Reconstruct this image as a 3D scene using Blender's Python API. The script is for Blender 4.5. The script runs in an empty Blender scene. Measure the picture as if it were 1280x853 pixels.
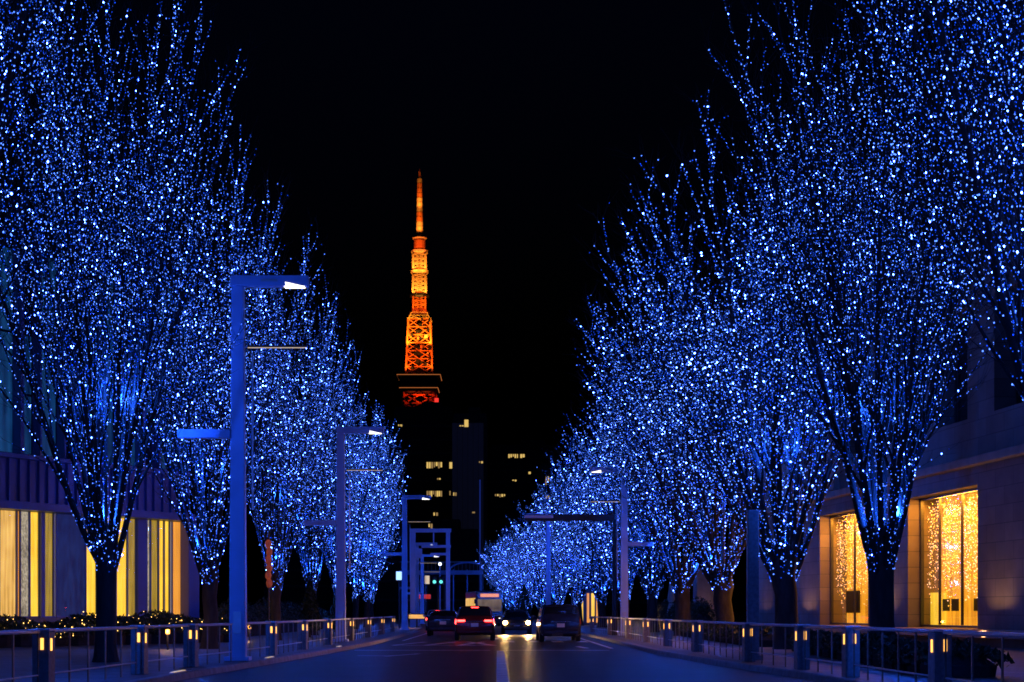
import bpy, math, random
import numpy as np
from mathutils import Vector, Matrix

random.seed(7)
scene = bpy.context.scene
COL = scene.collection
R = math.radians

# ------------------------------------------------------------------ camera
F = 2046.0; CX = 622.0; HY = 765.0; EYE = 1.35
cd = bpy.data.cameras.new('camera'); cam = bpy.data.objects.new('camera', cd); COL.objects.link(cam)
cam.location = (0, 0, EYE); cam.rotation_euler = (R(90), 0, 0)
cd.sensor_width = 36; cd.lens = F / 1280 * 36
cd.shift_x = (640 - CX) / 1280; cd.shift_y = (HY - 426.5) / 1280
cd.clip_start = 0.1; cd.clip_end = 6000
scene.camera = cam

# ------------------------------------------------------------------ night sky
w = bpy.data.worlds.new('World'); scene.world = w; w.use_nodes = True
wn = w.node_tree.nodes; wl = w.node_tree.links; wn.clear()
wo = wn.new('ShaderNodeOutputWorld'); wb = wn.new('ShaderNodeBackground'); ws = wn.new('ShaderNodeTexSky')
ws.sky_type = 'NISHITA'; ws.sun_disc = False; ws.sun_elevation = R(-3.8); ws.sun_rotation = R(200)
wb.inputs['Strength'].default_value = 0.05
wt = wn.new('ShaderNodeMix'); wt.data_type = 'RGBA'; wt.blend_type = 'MULTIPLY'; wt.inputs['Factor'].default_value = 1; wt.inputs['B'].default_value = (.22, .5, 2.2, 1)
wl.new(ws.outputs[0], wt.inputs['A']); wl.new(wt.outputs['Result'], wb.inputs[0]); wl.new(wb.outputs[0], wo.inputs[0])
scene.view_settings.view_transform = 'Standard'; scene.view_settings.look = 'None'
scene.view_settings.exposure = 0.0; scene.view_settings.gamma = 1.0
scene.render.engine = 'CYCLES'
cy = scene.cycles
cy.use_denoising = True; cy.use_light_tree = True
cy.max_bounces = 4; cy.diffuse_bounces = 2; cy.glossy_bounces = 2; cy.transmission_bounces = 2
cy.sample_clamp_indirect = 2.0; cy.sample_clamp_direct = 0.0
cy.caustics_reflective = False; cy.caustics_refractive = False
cy.filter_width = 1.7

# ------------------------------------------------------------------ helpers
def P(x, y, d):
    """point at depth d metres seen at photograph pixel x, y"""
    return Vector(((x - CX) / F * d, d, EYE + (HY - y) / F * d))

def tag(o, label=None, cat=None, group=None, kind=None):
    if label: o['label'] = label
    if cat: o['category'] = cat
    if group: o['group'] = group
    if kind: o['kind'] = kind
    return o

def empty(name, loc=(0, 0, 0), rz=0.0):
    o = bpy.data.objects.new(name, None); COL.objects.link(o)
    o.location = loc; o.rotation_euler = (0, 0, rz); o.empty_display_size = 0.3
    return o

def copy_tree(o, parent=None):
    c = o.copy(); COL.objects.link(c)
    if parent is not None: c.parent = parent
    for ch in list(o.children): copy_tree(ch, c)
    return c

class MB:
    def __init__(s): s.v = []; s.f = []; s.mi = []
    def add(s, vs, fs, mi=0):
        b = len(s.v); s.v.extend([tuple(p) for p in vs]); s.f.extend([tuple(i + b for i in f) for f in fs]); s.mi.extend([mi] * len(fs))
    def box(s, c, size, rz=0, mi=0, taper=1.0):
        hx, hy, hz = size[0] / 2, size[1] / 2, size[2] / 2; vs = []
        ca, sa = math.cos(rz), math.sin(rz)
        for dz in (-1, 1):
            t = 1 if dz < 0 else taper
            for dx, dy in ((-1, -1), (1, -1), (1, 1), (-1, 1)):
                x, y = dx * hx * t, dy * hy * t
                vs.append((c[0] + x * ca - y * sa, c[1] + x * sa + y * ca, c[2] + dz * hz))
        s.add(vs, [(3, 2, 1, 0), (4, 5, 6, 7), (0, 1, 5, 4), (1, 2, 6, 5), (2, 3, 7, 6), (3, 0, 4, 7)], mi)
    def bar(s, a, b, wd, n=4, mi=0, w2=None):
        s.tube([a, b], [wd / 2, (w2 or wd) / 2], n, mi)
    def tube(s, pts, rad, n=8, mi=0, cap=True):
        pts = [Vector(p) for p in pts]; m = len(pts); vs = []; ref = None
        for i in range(m):
            t = (pts[min(i + 1, m - 1)] - pts[max(i - 1, 0)]).normalized()
            if ref is None: ref = Vector((0, 0, 1)) if abs(t.z) < .9 else Vector((1, 0, 0))
            a = t.cross(ref).normalized(); b = t.cross(a); r = rad[i] if hasattr(rad, '__len__') else rad
            ref = -b if i or True else ref
            ref = b.cross(t) if False else (Vector((0, 0, 1)) if abs(t.z) < .9 else Vector((1, 0, 0)))
            for k in range(n):
                an = 2 * math.pi * (k + .5) / n
                vs.append(pts[i] + a * (math.cos(an) * r) + b * (math.sin(an) * r))
        fs = [(i * n + k, i * n + (k + 1) % n, (i + 1) * n + (k + 1) % n, (i + 1) * n + k) for i in range(m - 1) for k in range(n)]
        if cap: fs += [tuple(range(n))[::-1], tuple((m - 1) * n + k for k in range(n))]
        s.add(vs, fs, mi)
    def lathe(s, prof, n=24, c=(0, 0, 0), axis='z', mi=0, cap=True):
        vs = []
        for r, h in prof:
            for k in range(n):
                a = 2 * math.pi * k / n; p = (r * math.cos(a), r * math.sin(a), h)
                if axis == 'x': p = (p[2], p[0], p[1])
                elif axis == 'y': p = (p[0], p[2], p[1])
                vs.append((p[0] + c[0], p[1] + c[1], p[2] + c[2]))
        m = len(prof)
        fs = [(i * n + k, i * n + (k + 1) % n, (i + 1) * n + (k + 1) % n, (i + 1) * n + k) for i in range(m - 1) for k in range(n)]
        if cap: fs += [tuple(range(n))[::-1], tuple((m - 1) * n + k for k in range(n))]
        s.add(vs, fs, mi)
    def sheet(s, ring, z, mi=0):
        s.add([(p[0], p[1], z) for p in ring], [tuple(range(len(ring)))], mi)
    def build(s, name, m, parent=None, smooth=False, bevel=0.0):
        me = bpy.data.meshes.new(name); me.from_pydata(s.v, [], s.f)
        for mm in (m if isinstance(m, (list, tuple)) else [m]): me.materials.append(mm)
        if any(s.mi): me.polygons.foreach_set('material_index', s.mi)
        if smooth: me.polygons.foreach_set('use_smooth', [True] * len(s.f))
        me.update()
        o = bpy.data.objects.new(name, me); COL.objects.link(o)
        if parent is not None: o.parent = parent
        if bevel:
            b = o.modifiers.new('bevel', 'BEVEL'); b.width = bevel; b.segments = 2; b.limit_method = 'ANGLE'
        return o

def np_mesh(name, V, Fc, mats, mi=None, parent=None, smooth=False):
    """V (n,3) and Fc (m,k) arrays, all faces k-sided"""
    me = bpy.data.meshes.new(name); V = np.asarray(V, np.float32); Fc = np.asarray(Fc, np.int32)
    k = Fc.shape[1]
    me.vertices.add(len(V)); me.vertices.foreach_set('co', V.ravel())
    me.loops.add(Fc.size); me.loops.foreach_set('vertex_index', Fc.ravel())
    me.polygons.add(len(Fc)); me.polygons.foreach_set('loop_start', np.arange(0, Fc.size, k, dtype=np.int32))
    for m in mats: me.materials.append(m)
    if mi is not None: me.polygons.foreach_set('material_index', np.asarray(mi, np.int32))
    if smooth: me.polygons.foreach_set('use_smooth', np.ones(len(Fc), bool))
    me.update(calc_edges=True); me.validate()
    o = bpy.data.objects.new(name, me); COL.objects.link(o)
    if parent is not None: o.parent = parent
    return o

# ------------------------------------------------------------------ materials
def mat(name, col, rough=.6, metal=0.0, var=.25, scale=3.0, bump=0.0, bscale=None, spec=.5, stretch=None):
    m = bpy.data.materials.new(name); m.use_nodes = True; nt = m.node_tree; n = nt.nodes; l = nt.links
    b = n['Principled BSDF']; b.inputs['Roughness'].default_value = rough; b.inputs['Metallic'].default_value = metal
    b.inputs['Specular IOR Level'].default_value = spec
    tc = n.new('ShaderNodeTexCoord'); mp = n.new('ShaderNodeMapping'); l.new(tc.outputs['Object'], mp.inputs[0])
    if stretch: mp.inputs['Scale'].default_value = stretch
    nz = n.new('ShaderNodeTexNoise'); nz.inputs['Scale'].default_value = scale; nz.inputs['Detail'].default_value = 5
    l.new(mp.outputs[0], nz.inputs['Vector'])
    rp = n.new('ShaderNodeValToRGB'); rp.color_ramp.elements[0].position = .3; rp.color_ramp.elements[1].position = .7
    c0 = [max(0, c * (1 - var)) for c in col]; c1 = [min(1, c * (1 + var)) for c in col]
    rp.color_ramp.elements[0].color = (*c0, 1); rp.color_ramp.elements[1].color = (*c1, 1)
    l.new(nz.outputs[0], rp.inputs[0]); l.new(rp.outputs[0], b.inputs['Base Color'])
    if bump:
        n2 = n.new('ShaderNodeTexNoise'); n2.inputs['Scale'].default_value = bscale or scale * 6; n2.inputs['Detail'].default_value = 4
        l.new(mp.outputs[0], n2.inputs['Vector'])
        bp = n.new('ShaderNodeBump'); bp.inputs['Strength'].default_value = bump; bp.inputs['Distance'].default_value = .03
        l.new(n2.outputs[0], bp.inputs['Height']); l.new(bp.outputs[0], b.inputs['Normal'])
    return m

def emit(name, col, strength):
    m = bpy.data.materials.new(name); m.use_nodes = True; n = m.node_tree.nodes
    b = n['Principled BSDF']; b.inputs['Base Color'].default_value = (*[min(.8, c) for c in col], 1)
    b.inputs['Emission Color'].default_value = (*col, 1); b.inputs['Emission Strength'].default_value = strength
    return m

def lit_curtain(name, c0, c1, strength, sx=9.0, sz=.35, base=(.22, .14, .05)):
    """lamp-lit drapery behind a window: folds run vertically"""
    m = bpy.data.materials.new(name); m.use_nodes = True; nt = m.node_tree; n = nt.nodes; l = nt.links
    b = n['Principled BSDF']; tc = n.new('ShaderNodeTexCoord'); mp = n.new('ShaderNodeMapping')
    mp.inputs['Scale'].default_value = (sx, sx, sz); l.new(tc.outputs['Object'], mp.inputs[0])
    nz = n.new('ShaderNodeTexNoise'); nz.inputs['Scale'].default_value = 1.0; nz.inputs['Detail'].default_value = 4
    l.new(mp.outputs[0], nz.inputs['Vector'])
    n2 = n.new('ShaderNodeTexNoise'); n2.inputs['Scale'].default_value = .9; l.new(tc.outputs['Object'], n2.inputs['Vector'])
    ad = n.new('ShaderNodeMath'); ad.operation = 'MULTIPLY_ADD'; ad.inputs[1].default_value = .45; l.new(n2.outputs[0], ad.inputs[0]); l.new(nz.outputs[0], ad.inputs[2])
    rp = n.new('ShaderNodeValToRGB'); rp.color_ramp.elements[0].position = .5; rp.color_ramp.elements[1].position = .95
    rp.color_ramp.elements[0].color = (*c0, 1); rp.color_ramp.elements[1].color = (*c1, 1)
    l.new(ad.outputs[0], rp.inputs[0]); l.new(rp.outputs[0], b.inputs['Emission Color'])
    b.inputs['Emission Strength'].default_value = strength; b.inputs['Base Color'].default_value = (*base, 1)
    return m

def blocks(name, c1, c2, cm, bw, bh, mortar, rough=.75, bump=.4, swap=None):
    m = bpy.data.materials.new(name); m.use_nodes = True; nt = m.node_tree; n = nt.nodes; l = nt.links
    b = n['Principled BSDF']; b.inputs['Roughness'].default_value = rough
    tc = n.new('ShaderNodeTexCoord'); vec = tc.outputs['Object']
    if swap:
        sp = n.new('ShaderNodeSeparateXYZ'); cb = n.new('ShaderNodeCombineXYZ'); l.new(vec, sp.inputs[0])
        l.new(sp.outputs[swap[0]], cb.inputs[0]); l.new(sp.outputs[swap[1]], cb.inputs[1]); vec = cb.outputs[0]
    br = n.new('ShaderNodeTexBrick'); l.new(vec, br.inputs['Vector'])
    br.inputs['Color1'].default_value = (*c1, 1); br.inputs['Color2'].default_value = (*c2, 1); br.inputs['Mortar'].default_value = (*cm, 1)
    br.inputs['Scale'].default_value = 1; br.inputs['Brick Width'].default_value = bw; br.inputs['Row Height'].default_value = bh
    br.inputs['Mortar Size'].default_value = mortar; br.inputs['Bias'].default_value = 0
    nz = n.new('ShaderNodeTexNoise'); nz.inputs['Scale'].default_value = 1.3; nz.inputs['Detail'].default_value = 6; l.new(tc.outputs['Object'], nz.inputs['Vector'])
    mx = n.new('ShaderNodeMix'); mx.data_type = 'RGBA'; mx.blend_type = 'MULTIPLY'; mx.inputs['Factor'].default_value = .6
    l.new(br.outputs['Color'], mx.inputs['A']); l.new(nz.outputs[0], mx.inputs['B']); l.new(mx.outputs['Result'], b.inputs['Base Color'])
    bp = n.new('ShaderNodeBump'); bp.inputs['Strength'].default_value = bump; bp.inputs['Distance'].default_value = .02; bp.invert = True
    l.new(br.outputs['Fac'], bp.inputs['Height']); l.new(bp.outputs[0], b.inputs['Normal'])
    return m

M = {}
M['asphalt'] = mat('asphalt', (.020, .019, .020), .42, var=.45, scale=.6, bump=.35, bscale=50, spec=.22)
M['ground'] = mat('dark_ground', (.03, .03, .028), .9, var=.4, scale=.3)
M['paving'] = blocks('paving_stone', (.30, .30, .31), (.24, .24, .25), (.12, .12, .12), .6, .3, .012, .6, .3)
M['kerb'] = mat('kerb_stone', (.32, .31, .30), .7, var=.25, scale=4, bump=.2)
M['paint'] = mat('road_paint', (.80, .80, .78), .6, var=.3, scale=2.5)
M['bark'] = mat('bark', (.050, .040, .034), .9, var=.45, scale=5, bump=.7, bscale=18, stretch=(1, 1, .3))
M['twig'] = mat('twig_bark', (.020, .018, .017), .9, var=.3, scale=6)
M['leaf'] = mat('dark_leaf', (.035, .055, .022), .6, var=.5, scale=4)
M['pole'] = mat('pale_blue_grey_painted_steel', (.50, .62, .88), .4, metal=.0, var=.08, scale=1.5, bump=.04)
M['darkpole'] = mat('black_painted_steel', (.02, .02, .022), .4, var=.2)
M['rail'] = mat('brushed_steel', (.62, .62, .64), .38, metal=.45, var=.1, scale=5)
M['bronze'] = mat('bronze_steel', (.20, .15, .11), .4, metal=.5, var=.2, scale=6)
M['bollard'] = mat('bollard_granite', (.22, .21, .21), .5, var=.25, scale=14)
M['stone'] = blocks('facade_stone', (.25, .20, .16), (.19, .15, .12), (.07, .06, .055), 1.5, .62, .012, .7, .5, swap=(0, 2))
M['stoneplain'] = mat('smooth_stone', (.26, .21, .17), .7, var=.2, scale=2, bump=.1)
M['panel'] = mat('blue_metal_panel', (.10, .14, .34), .45, metal=.0, var=.12, scale=.7)
M['concrete'] = mat('dark_concrete', (.16, .16, .17), .8, var=.25, scale=.15)
M['towerdark'] = mat('dark_cladding', (.05, .05, .055), .6, var=.25, scale=.1)
M['glassdark'] = mat('dark_glass', (.015, .017, .02), .08, var=.2, scale=.5, spec=.8)
M['tyre'] = mat('tyre_rubber', (.02, .02, .02), .8, var=.2)
M['rim'] = mat('alloy_rim', (.4, .4, .42), .3, metal=.9, var=.1)
M['chrome'] = mat('chrome', (.6, .6, .6), .15, metal=1.0, var=.05)
M['plate'] = mat('number_plate', (.7, .7, .68), .5, var=.05)
M['blackplastic'] = mat('black_plastic', (.02, .02, .02), .5, var=.2)
M['canvas'] = mat('cream_canvas', (.55, .48, .38), .85, var=.12, scale=5)
M['steelred'] = mat('orange_painted_steel', (.80, .20, .035), .5, var=.15, scale=.05)
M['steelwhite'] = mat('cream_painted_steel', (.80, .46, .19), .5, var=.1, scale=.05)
M['deck'] = mat('observation_deck_cladding', (.012, .010, .010), .5, var=.2, scale=.05)

BULBS = [emit('blue_bulb_dim', (.010, .10, 1.0), 1.3), emit('blue_bulb', (.085, .22, 1.0), 3.4), emit('blue_bulb_bright', (.055, .13, 1.0), 50.0)]
M['warmbulb'] = emit('warm_bulb', (1.0, .55, .12), 5.0)
M['warmslot'] = emit('warm_lamp_lens', (1.0, .45, .08), 2.4)
M['whitelamp'] = emit('white_lamp_lens', (1.0, .93, .80), 2.5)
M['warmstrip'] = emit('warm_light_strip', (1.0, .72, .40), .55)
M['tail'] = emit('red_tail_light', (1.0, .035, .03), 14.0)
M['taildim'] = mat('red_lens', (.35, .02, .02), .2, var=.1)
M['head'] = emit('headlamp', (1.0, .55, .14), 75.0)
M['sidelamp'] = emit('amber_lamp', (1.0, .42, .06), 2.5)
M['tealsignal'] = emit('green_signal_lens', (.15, .9, .75), 1.2)
M['signwhite'] = emit('lit_white_sign', (.45, .75, 1.0), 1.3)
M['windowlit'] = emit('lit_office_window', (1.0, .66, .18), .75)
M['windowdim'] = emit('dim_office_window', (1.0, .62, .22), .30)
M['redlamp'] = emit('red_beacon', (1.0, .04, .03), 1.2)
M['decklight'] = emit('deck_rim_light', (1.0, .28, .07), .5)
M['amberstrip'] = emit('amber_rim_light', (1.0, .42, .05), .6)
CURT = {'y': lit_curtain('yellow_curtain', (.62, .34, .01), (1.0, .60, .05), 1.4),
        'o': lit_curtain('orange_curtain', (.70, .25, .02), (1.0, .40, .05), 1.0),
        'k': lit_curtain('olive_curtain', (.26, .16, .01), (.58, .38, .04), .8),
        'c': lit_curtain('cream_curtain', (.46, .22, .03), (1.0, .60, .16), 1.1),
        's': lit_curtain('sparkling_curtain', (.10, .09, .07), (.85, .72, .50), .7, 16, 9),
        'b': lit_curtain('painted_blue_reflection', (.003, .008, .07), (.01, .03, .16), .7, 5, 1.5, (.02, .02, .03)),  # weak glow paints blue reflections into the dark glass
        'w': lit_curtain('pale_trim', (.9, .65, .4), (1.0, .8, .6), .8)}
M['gold'] = lit_curtain('gold_backdrop', (.42, .12, .004), (1.0, .42, .02), 1.3, 4, .5)
M['teal'] = lit_curtain('teal_lit_glass', (.001, .010, .06), (.010, .085, .28), .6, 3.5, .22, (.02, .03, .04))
def thin_glass(name):
    m = bpy.data.materials.new(name); m.use_nodes = True; nt = m.node_tree; n = nt.nodes; l = nt.links
    for q in list(n):
        if q.type == 'BSDF_PRINCIPLED': n.remove(q)
    o = n['Material Output']; t = n.new('ShaderNodeBsdfTransparent'); g = n.new('ShaderNodeBsdfGlossy'); g.inputs['Roughness'].default_value = .03
    f = n.new('ShaderNodeFresnel'); f.inputs[0].default_value = 1.4; x = n.new('ShaderNodeMixShader')
    l.new(f.outputs[0], x.inputs[0]); l.new(t.outputs[0], x.inputs[1]); l.new(g.outputs[0], x.inputs[2]); l.new(x.outputs[0], o.inputs[0]); return m
M['glass'] = thin_glass('window_glass')
M['pinkbulb'] = emit('rose_white_bulb', (1.0, .60, .42), 2.0)
M['goldbulb'] = emit('gold_bulb', (1.0, .52, .08), 2.2)

# ------------------------------------------------------------------ street plan
DK = [-30, 0, 30, 34, 41, 52, 67, 85, 100, 115, 130, 150, 170, 190, 210, 250, 300, 380]
KR = [6.6, 6.6, 6.25, 6.1, 5.5, 5.0, 5.0, 5.0, 4.6, 3.9, 3.0, 2.1, .9, -.5, -2.2, -7, -15, -32]
KL = [-6.8, -6.8, -6.3, -6.2, -5.9, -5.45, -5.05, -5.1, -5.2, -5.5, -6.0, -7.0, -8.3, -9.8, -11.6, -16.5, -24.5, -41]
def kr(d): return float(np.interp(d, DK, KR))
def kl(d): return float(np.interp(d, DK, KL))
DD = sorted(set(DK + list(range(24, 320, 6))))

g = MB(); g.sheet([(-2500, -400), (2500, -400), (2500, 4000), (-2500, 4000)], -.03); tag(g.build('ground', M['ground']), kind='structure')
rd = MB()
for a, b in zip(DD[:-1], DD[1:]): rd.add([(kl(a), a, 0), (kr(a), a, 0), (kr(b), b, 0), (kl(b), b, 0)], [(0, 1, 2, 3)])
tag(rd.build('road', M['asphalt']), kind='structure')
PZ = .13
for side, kf in ((-1, kl), (1, kr)):
    pv = MB(); kb = MB()
    for a, b in zip(DD[:-1], DD[1:]):
        xa, xb = kf(a) + side * .2, kf(b) + side * .2
        pv.add([(xa, a, PZ), (xa + side * 26, a, PZ), (xb + side * 26, b, PZ), (xb, b, PZ)], [(0, 1, 2, 3) if side > 0 else (3, 2, 1, 0)])
        x0, x1 = kf(a), kf(b)
        prof = [(0, -.02), (.02, PZ - .02), (.04, PZ + .006), (.2, PZ + .006), (.2, -.02)]
        vs = [(x0 + side * px, a, pz) for px, pz in prof] + [(x1 + side * px, b, pz) for px, pz in prof]
        kb.add(vs, [(i, i + 1, i + 6, i + 5) for i in range(4)])
    tag(pv.build('pavement', M['paving']), kind='structure'); tag(kb.build('kerb', M['kerb']), kind='structure')

mk = MB(); ZM = .006
def line(p, q, wd):
    p, q = Vector((*p, 0)), Vector((*q, 0)); t = (q - p).normalized(); s = Vector((-t.y, t.x, 0)) * wd / 2
    mk.add([(*(p - s).xy, ZM), (*(q - s).xy, ZM), (*(q + s).xy, ZM), (*(p + s).xy, ZM)], [(0, 1, 2, 3)])
def gp(x, y):
    d = F * EYE / (y - HY); return ((x - CX) / F * d, d)
line((.10, 12), (.10, 56.6), .25)                                   # centre line up to the stop line
line((-5.0, 57.2), (-.25, 57.2), .45); line((.3, 57.2), (3.9, 57.2), .45)
line((-4.2, 65.5), (-.12, 65.5), .4)
for x in (-4.2, -2.9, -1.6): line((x, 65.8), (x + 1.0, 73), .22)
line((-.12, 65.4), (-1.3, 73), .25)
for x in (.5, 1.6, 2.7, 3.8): line((x, 72.6), (x, 75.5), .5)
line((3.3, 60.5), (3.1, 63.5), .2)
line((-3.4, 49.5), (-2.5, 52.5), .18); line((-3.4, 50), (-4.3, 50.2), .18)
line((4.2, 60), (4.2, 100), .13); line((-4.4, 76), (-4.4, 104), .13)
for d in range(80, 170, 10):
    c0, c1 = (kl(d) + kr(d)) / 2, (kl(d + 5) + kr(d + 5)) / 2; line((c0, d), (c1, d + 5), .18)
tag(mk.build('road_marking', M['paint']), kind='structure')

# ------------------------------------------------------------------ illuminated zelkova trees
def grow(seed, H, RAD):
    rng = np.random.default_rng(seed); br = []
    def path(p, d, L, step, wob, up):
        n = max(3, int(round(L / step)) + 1); h = L / (n - 1); pts = [p.copy()]; d = d / np.linalg.norm(d)
        for _ in range(n - 1):
            d = d + rng.normal(0, wob, 3); d[2] += up; d = d / np.linalg.norm(d); p = p + d * h; pts.append(p)
        return np.array(pts)
    def side(d, ang, az):
        d = d / np.linalg.norm(d); a = np.cross(d, [0.3, .2, 1.0]); a /= np.linalg.norm(a); b = np.cross(d, a)
        return d * math.cos(ang) + (a * math.cos(az) + b * math.sin(az)) * math.sin(ang)
    def at(pts, t):
        f = t * (len(pts) - 1); i = min(int(f), len(pts) - 2); f -= i
        return pts[i] * (1 - f) + pts[i + 1] * f, pts[i + 1] - pts[i]
    z = np.array([0, .15, .4, 1.0, 1.8, 2.4, 2.9, 3.4])
    tp = np.stack([rng.normal(0, .03, 8) * (z > .3), rng.normal(0, .03, 8) * (z > .3), z], 1)
    tr = np.array([.52, .45, .40, .36, .355, .39, .42, .30]) * .95
    br.append((tp, tr, 0))
    N = 15
    for i in range(N):
        az = i * 2.39996 + rng.normal(0, .22); rho = RAD * (.12 + .88 * math.sqrt((i + .55) / N)) * rng.uniform(.93, 1.06)
        hh = H * (1 - .22 * (rho / RAD) ** 2.4) * rng.uniform(.94, 1.02); z0 = rng.uniform(2.0, 2.6)
        n = int((hh - z0) / .7); u = np.linspace(0, 1, n); az_ = az + np.cumsum(rng.normal(0, .02, n)) + rng.normal(0, .25) * u
        rr_ = .20 + (rho - .20) * u ** rng.uniform(.92, 1.18) + np.cumsum(rng.normal(0, .022, n))
        pts = np.stack([rr_ * np.cos(az_), rr_ * np.sin(az_), z0 + (hh - z0) * u ** 1.08], 1)
        ext = float(np.linalg.norm(np.diff(pts, axis=0), axis=1).sum())
        r0 = rng.uniform(.072, .105); rad = r0 * (1 - np.linspace(0, 1, len(pts))) ** .8 + .012
        br.append((pts, rad, 1))
        t = .17; az2 = rng.uniform(0, 6.28)
        while t < .97:
            p, dd = at(pts, t); rem = (1 - t) * ext
            L2 = min(6.2, .55 * rem + .9) * rng.uniform(.8, 1.08); az2 += 2.4 + rng.normal(0, .3)
            q = path(p, side(dd, R(rng.uniform(12, 25)), az2), L2, .5, .045, .012)
            ra = max(.010, r0 * (1 - t) ** .8 * .50); rad2 = ra * (1 - np.linspace(0, 1, len(q))) + .007
            br.append((q, rad2, 2))
            t3 = .14; az3 = rng.uniform(0, 6.28)
            while t3 < .96:
                p3, d3 = at(q, t3); L3 = min(1.9, .42 * (1 - t3) * L2 + .45) * rng.uniform(.7, 1.2); az3 += 2.4 + rng.normal(0, .3)
                q3 = path(p3, side(d3, R(rng.uniform(15, 32)), az3), L3, .4, .06, .02)
                br.append((q3, np.linspace(.009, .005, len(q3)), 3))
                for t4 in np.arange(.3, 1.0, .34):
                    p4, d4 = at(q3, t4 * rng.uniform(.9, 1)); q4 = path(p4, side(d4, R(rng.uniform(15, 40)), rng.uniform(0, 6.28)), rng.uniform(.35, .8), .35, .08, .04)
                    br.append((q4, np.linspace(.006, .003, len(q4)), 4))
                t3 += .52 / L2
            t += .52 / ext * (1 + .5 * t)
    return br

def tubes(br, n):
    V = []; Fq = []; base = 0; ang = 2 * np.pi * np.arange(n) / n; ca, sa = np.cos(ang), np.sin(ang)
    for pts, rad, _ in br:
        m = len(pts); t = np.empty_like(pts); t[1:-1] = pts[2:] - pts[:-2]; t[0] = pts[1] - pts[0]; t[-1] = pts[-1] - pts[-2]
        t /= np.linalg.norm(t, axis=1)[:, None]
        ref = np.array([1.0, .13, .07]); a = np.cross(t, ref); a /= np.linalg.norm(a, axis=1)[:, None]; b = np.cross(t, a)
        ring = pts[:, None] + rad[:, None, None] * (a[:, None] * ca[None, :, None] + b[:, None] * sa[None, :, None])
        V.append(ring.reshape(-1, 3))
        i = np.arange(m - 1)[:, None] * n; k = np.arange(n)[None]; k2 = (k + 1) % n
        Fq.append((np.stack([i + k, i + n + k, i + n + k2, i + k2], -1).reshape(-1, 4)) + base); base += m * n
    return np.concatenate(V), np.concatenate(Fq)

OCT = np.array([(1, 0, 0), (0, 1, 0), (-1, 0, 0), (0, -1, 0), (0, 0, 1), (0, 0, -1)], float)
OCF = np.array([(0, 1, 4), (1, 2, 4), (2, 3, 4), (3, 0, 4), (1, 0, 5), (2, 1, 5), (3, 2, 5), (0, 3, 5)])
def bulbs_mesh(name, pos, rad, kinds, mats, parent):
    pos = np.asarray(pos); n = len(pos)
    V = (pos[:, None] + OCT[None] * np.asarray(rad)[:, None, None]).reshape(-1, 3)
    Fc = (OCF[None] + (np.arange(n) * 6)[:, None, None]).reshape(-1, 3)
    return np_mesh(name, V, Fc, mats, np.repeat(kinds, 8), parent)

def tree_bulbs(br, seed, dens):
    rng = np.random.default_rng(seed + 99); out = []
    for pts, rad, lv in br:
        if lv == 4: continue
        seg = np.linalg.norm(np.diff(pts, axis=0), axis=1); cum = np.r_[0, np.cumsum(seg)]; L = cum[-1]
        sp = {0: .006, 1: .034, 2: .058, 3: .26}[lv]
        sp *= dens; s = np.arange(rng.uniform(0, sp), L * (.93 if lv < 3 else .98), sp); s = s + rng.uniform(-.35, .35, len(s)) * sp
        if lv == 1: s = np.concatenate([s, rng.uniform(0, 3.2, int(110 / dens))])
        s = np.clip(s, 0, L)
        c = np.stack([np.interp(s, cum, pts[:, j]) for j in range(3)], 1); rr = np.interp(s, cum, rad) + .012
        dr = rng.normal(0, 1, (len(s), 3)); dr /= np.linalg.norm(dr, axis=1)[:, None]
        if lv == 0: dr[:, 2] *= .1; dr /= np.linalg.norm(dr, axis=1)[:, None]
        p = c + dr * rr[:, None]
        p = p[p[:, 2] > 2.22 + rng.uniform(0, .08, len(p))]
        out.append(p)
    return np.concatenate(out)

def make_tree(seed, H, RAD, dens, size):
    root = empty('zelkova_tree'); br = grow(seed, H, RAD)
    V, Fq = tubes([b for b in br if b[2] == 0], 14); np_mesh('trunk', V, Fq, [M['bark']], None, root, True)
    V1, F1 = tubes([b for b in br if b[2] == 1], 7); V2, F2 = tubes([b for b in br if b[2] == 2], 5); V3, F3 = tubes([b for b in br if b[2] > 2], 3)
    np_mesh('crown', np.concatenate([V1, V2, V3]), np.concatenate([F1, F2 + len(V1), F3 + len(V1) + len(V2)]), [M['twig']], None, root, True)
    pos = tree_bulbs(br, seed, dens); rng = np.random.default_rng(seed); n = len(pos)
    k = rng.choice(3, n, p=[.58, .38, .04]); r = np.array([.015, .018, .024])[k] * size * rng.uniform(.85, 1.2, n)
    o = bulbs_mesh('string_lights', pos, r, k, BULBS, root); o['kind'] = 'stuff'
    for q, (ax, zz) in enumerate(((.6, 3.6), (3.6, 6.4))):  # added blue fill lamps and housings, making up for weak spill from the bulbs
        rr_ = .45 + .35 * q; c = (rr_ * math.cos(ax), rr_ * math.sin(ax), zz)
        m = MB(); m.lathe([(.05, -.10), (.075, -.06), (.075, .0)], 12, c); m.build('added_fill_housing', M['darkpole'], root)
        L = bpy.data.lights.get('added_blue_fill') or bpy.data.lights.new('added_blue_fill', 'POINT'); L.energy = 720; L.color = (.012, .10, 1.0); L.shadow_soft_size = .06
        lo = bpy.data.objects.new('added_blue_fill', L); COL.objects.link(lo); lo.parent = root; lo.location = (c[0], c[1], c[2] + .08)
    return root, n

# ------------------------------------------------------------------ trees along both pavements
PROTO = []
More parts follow.
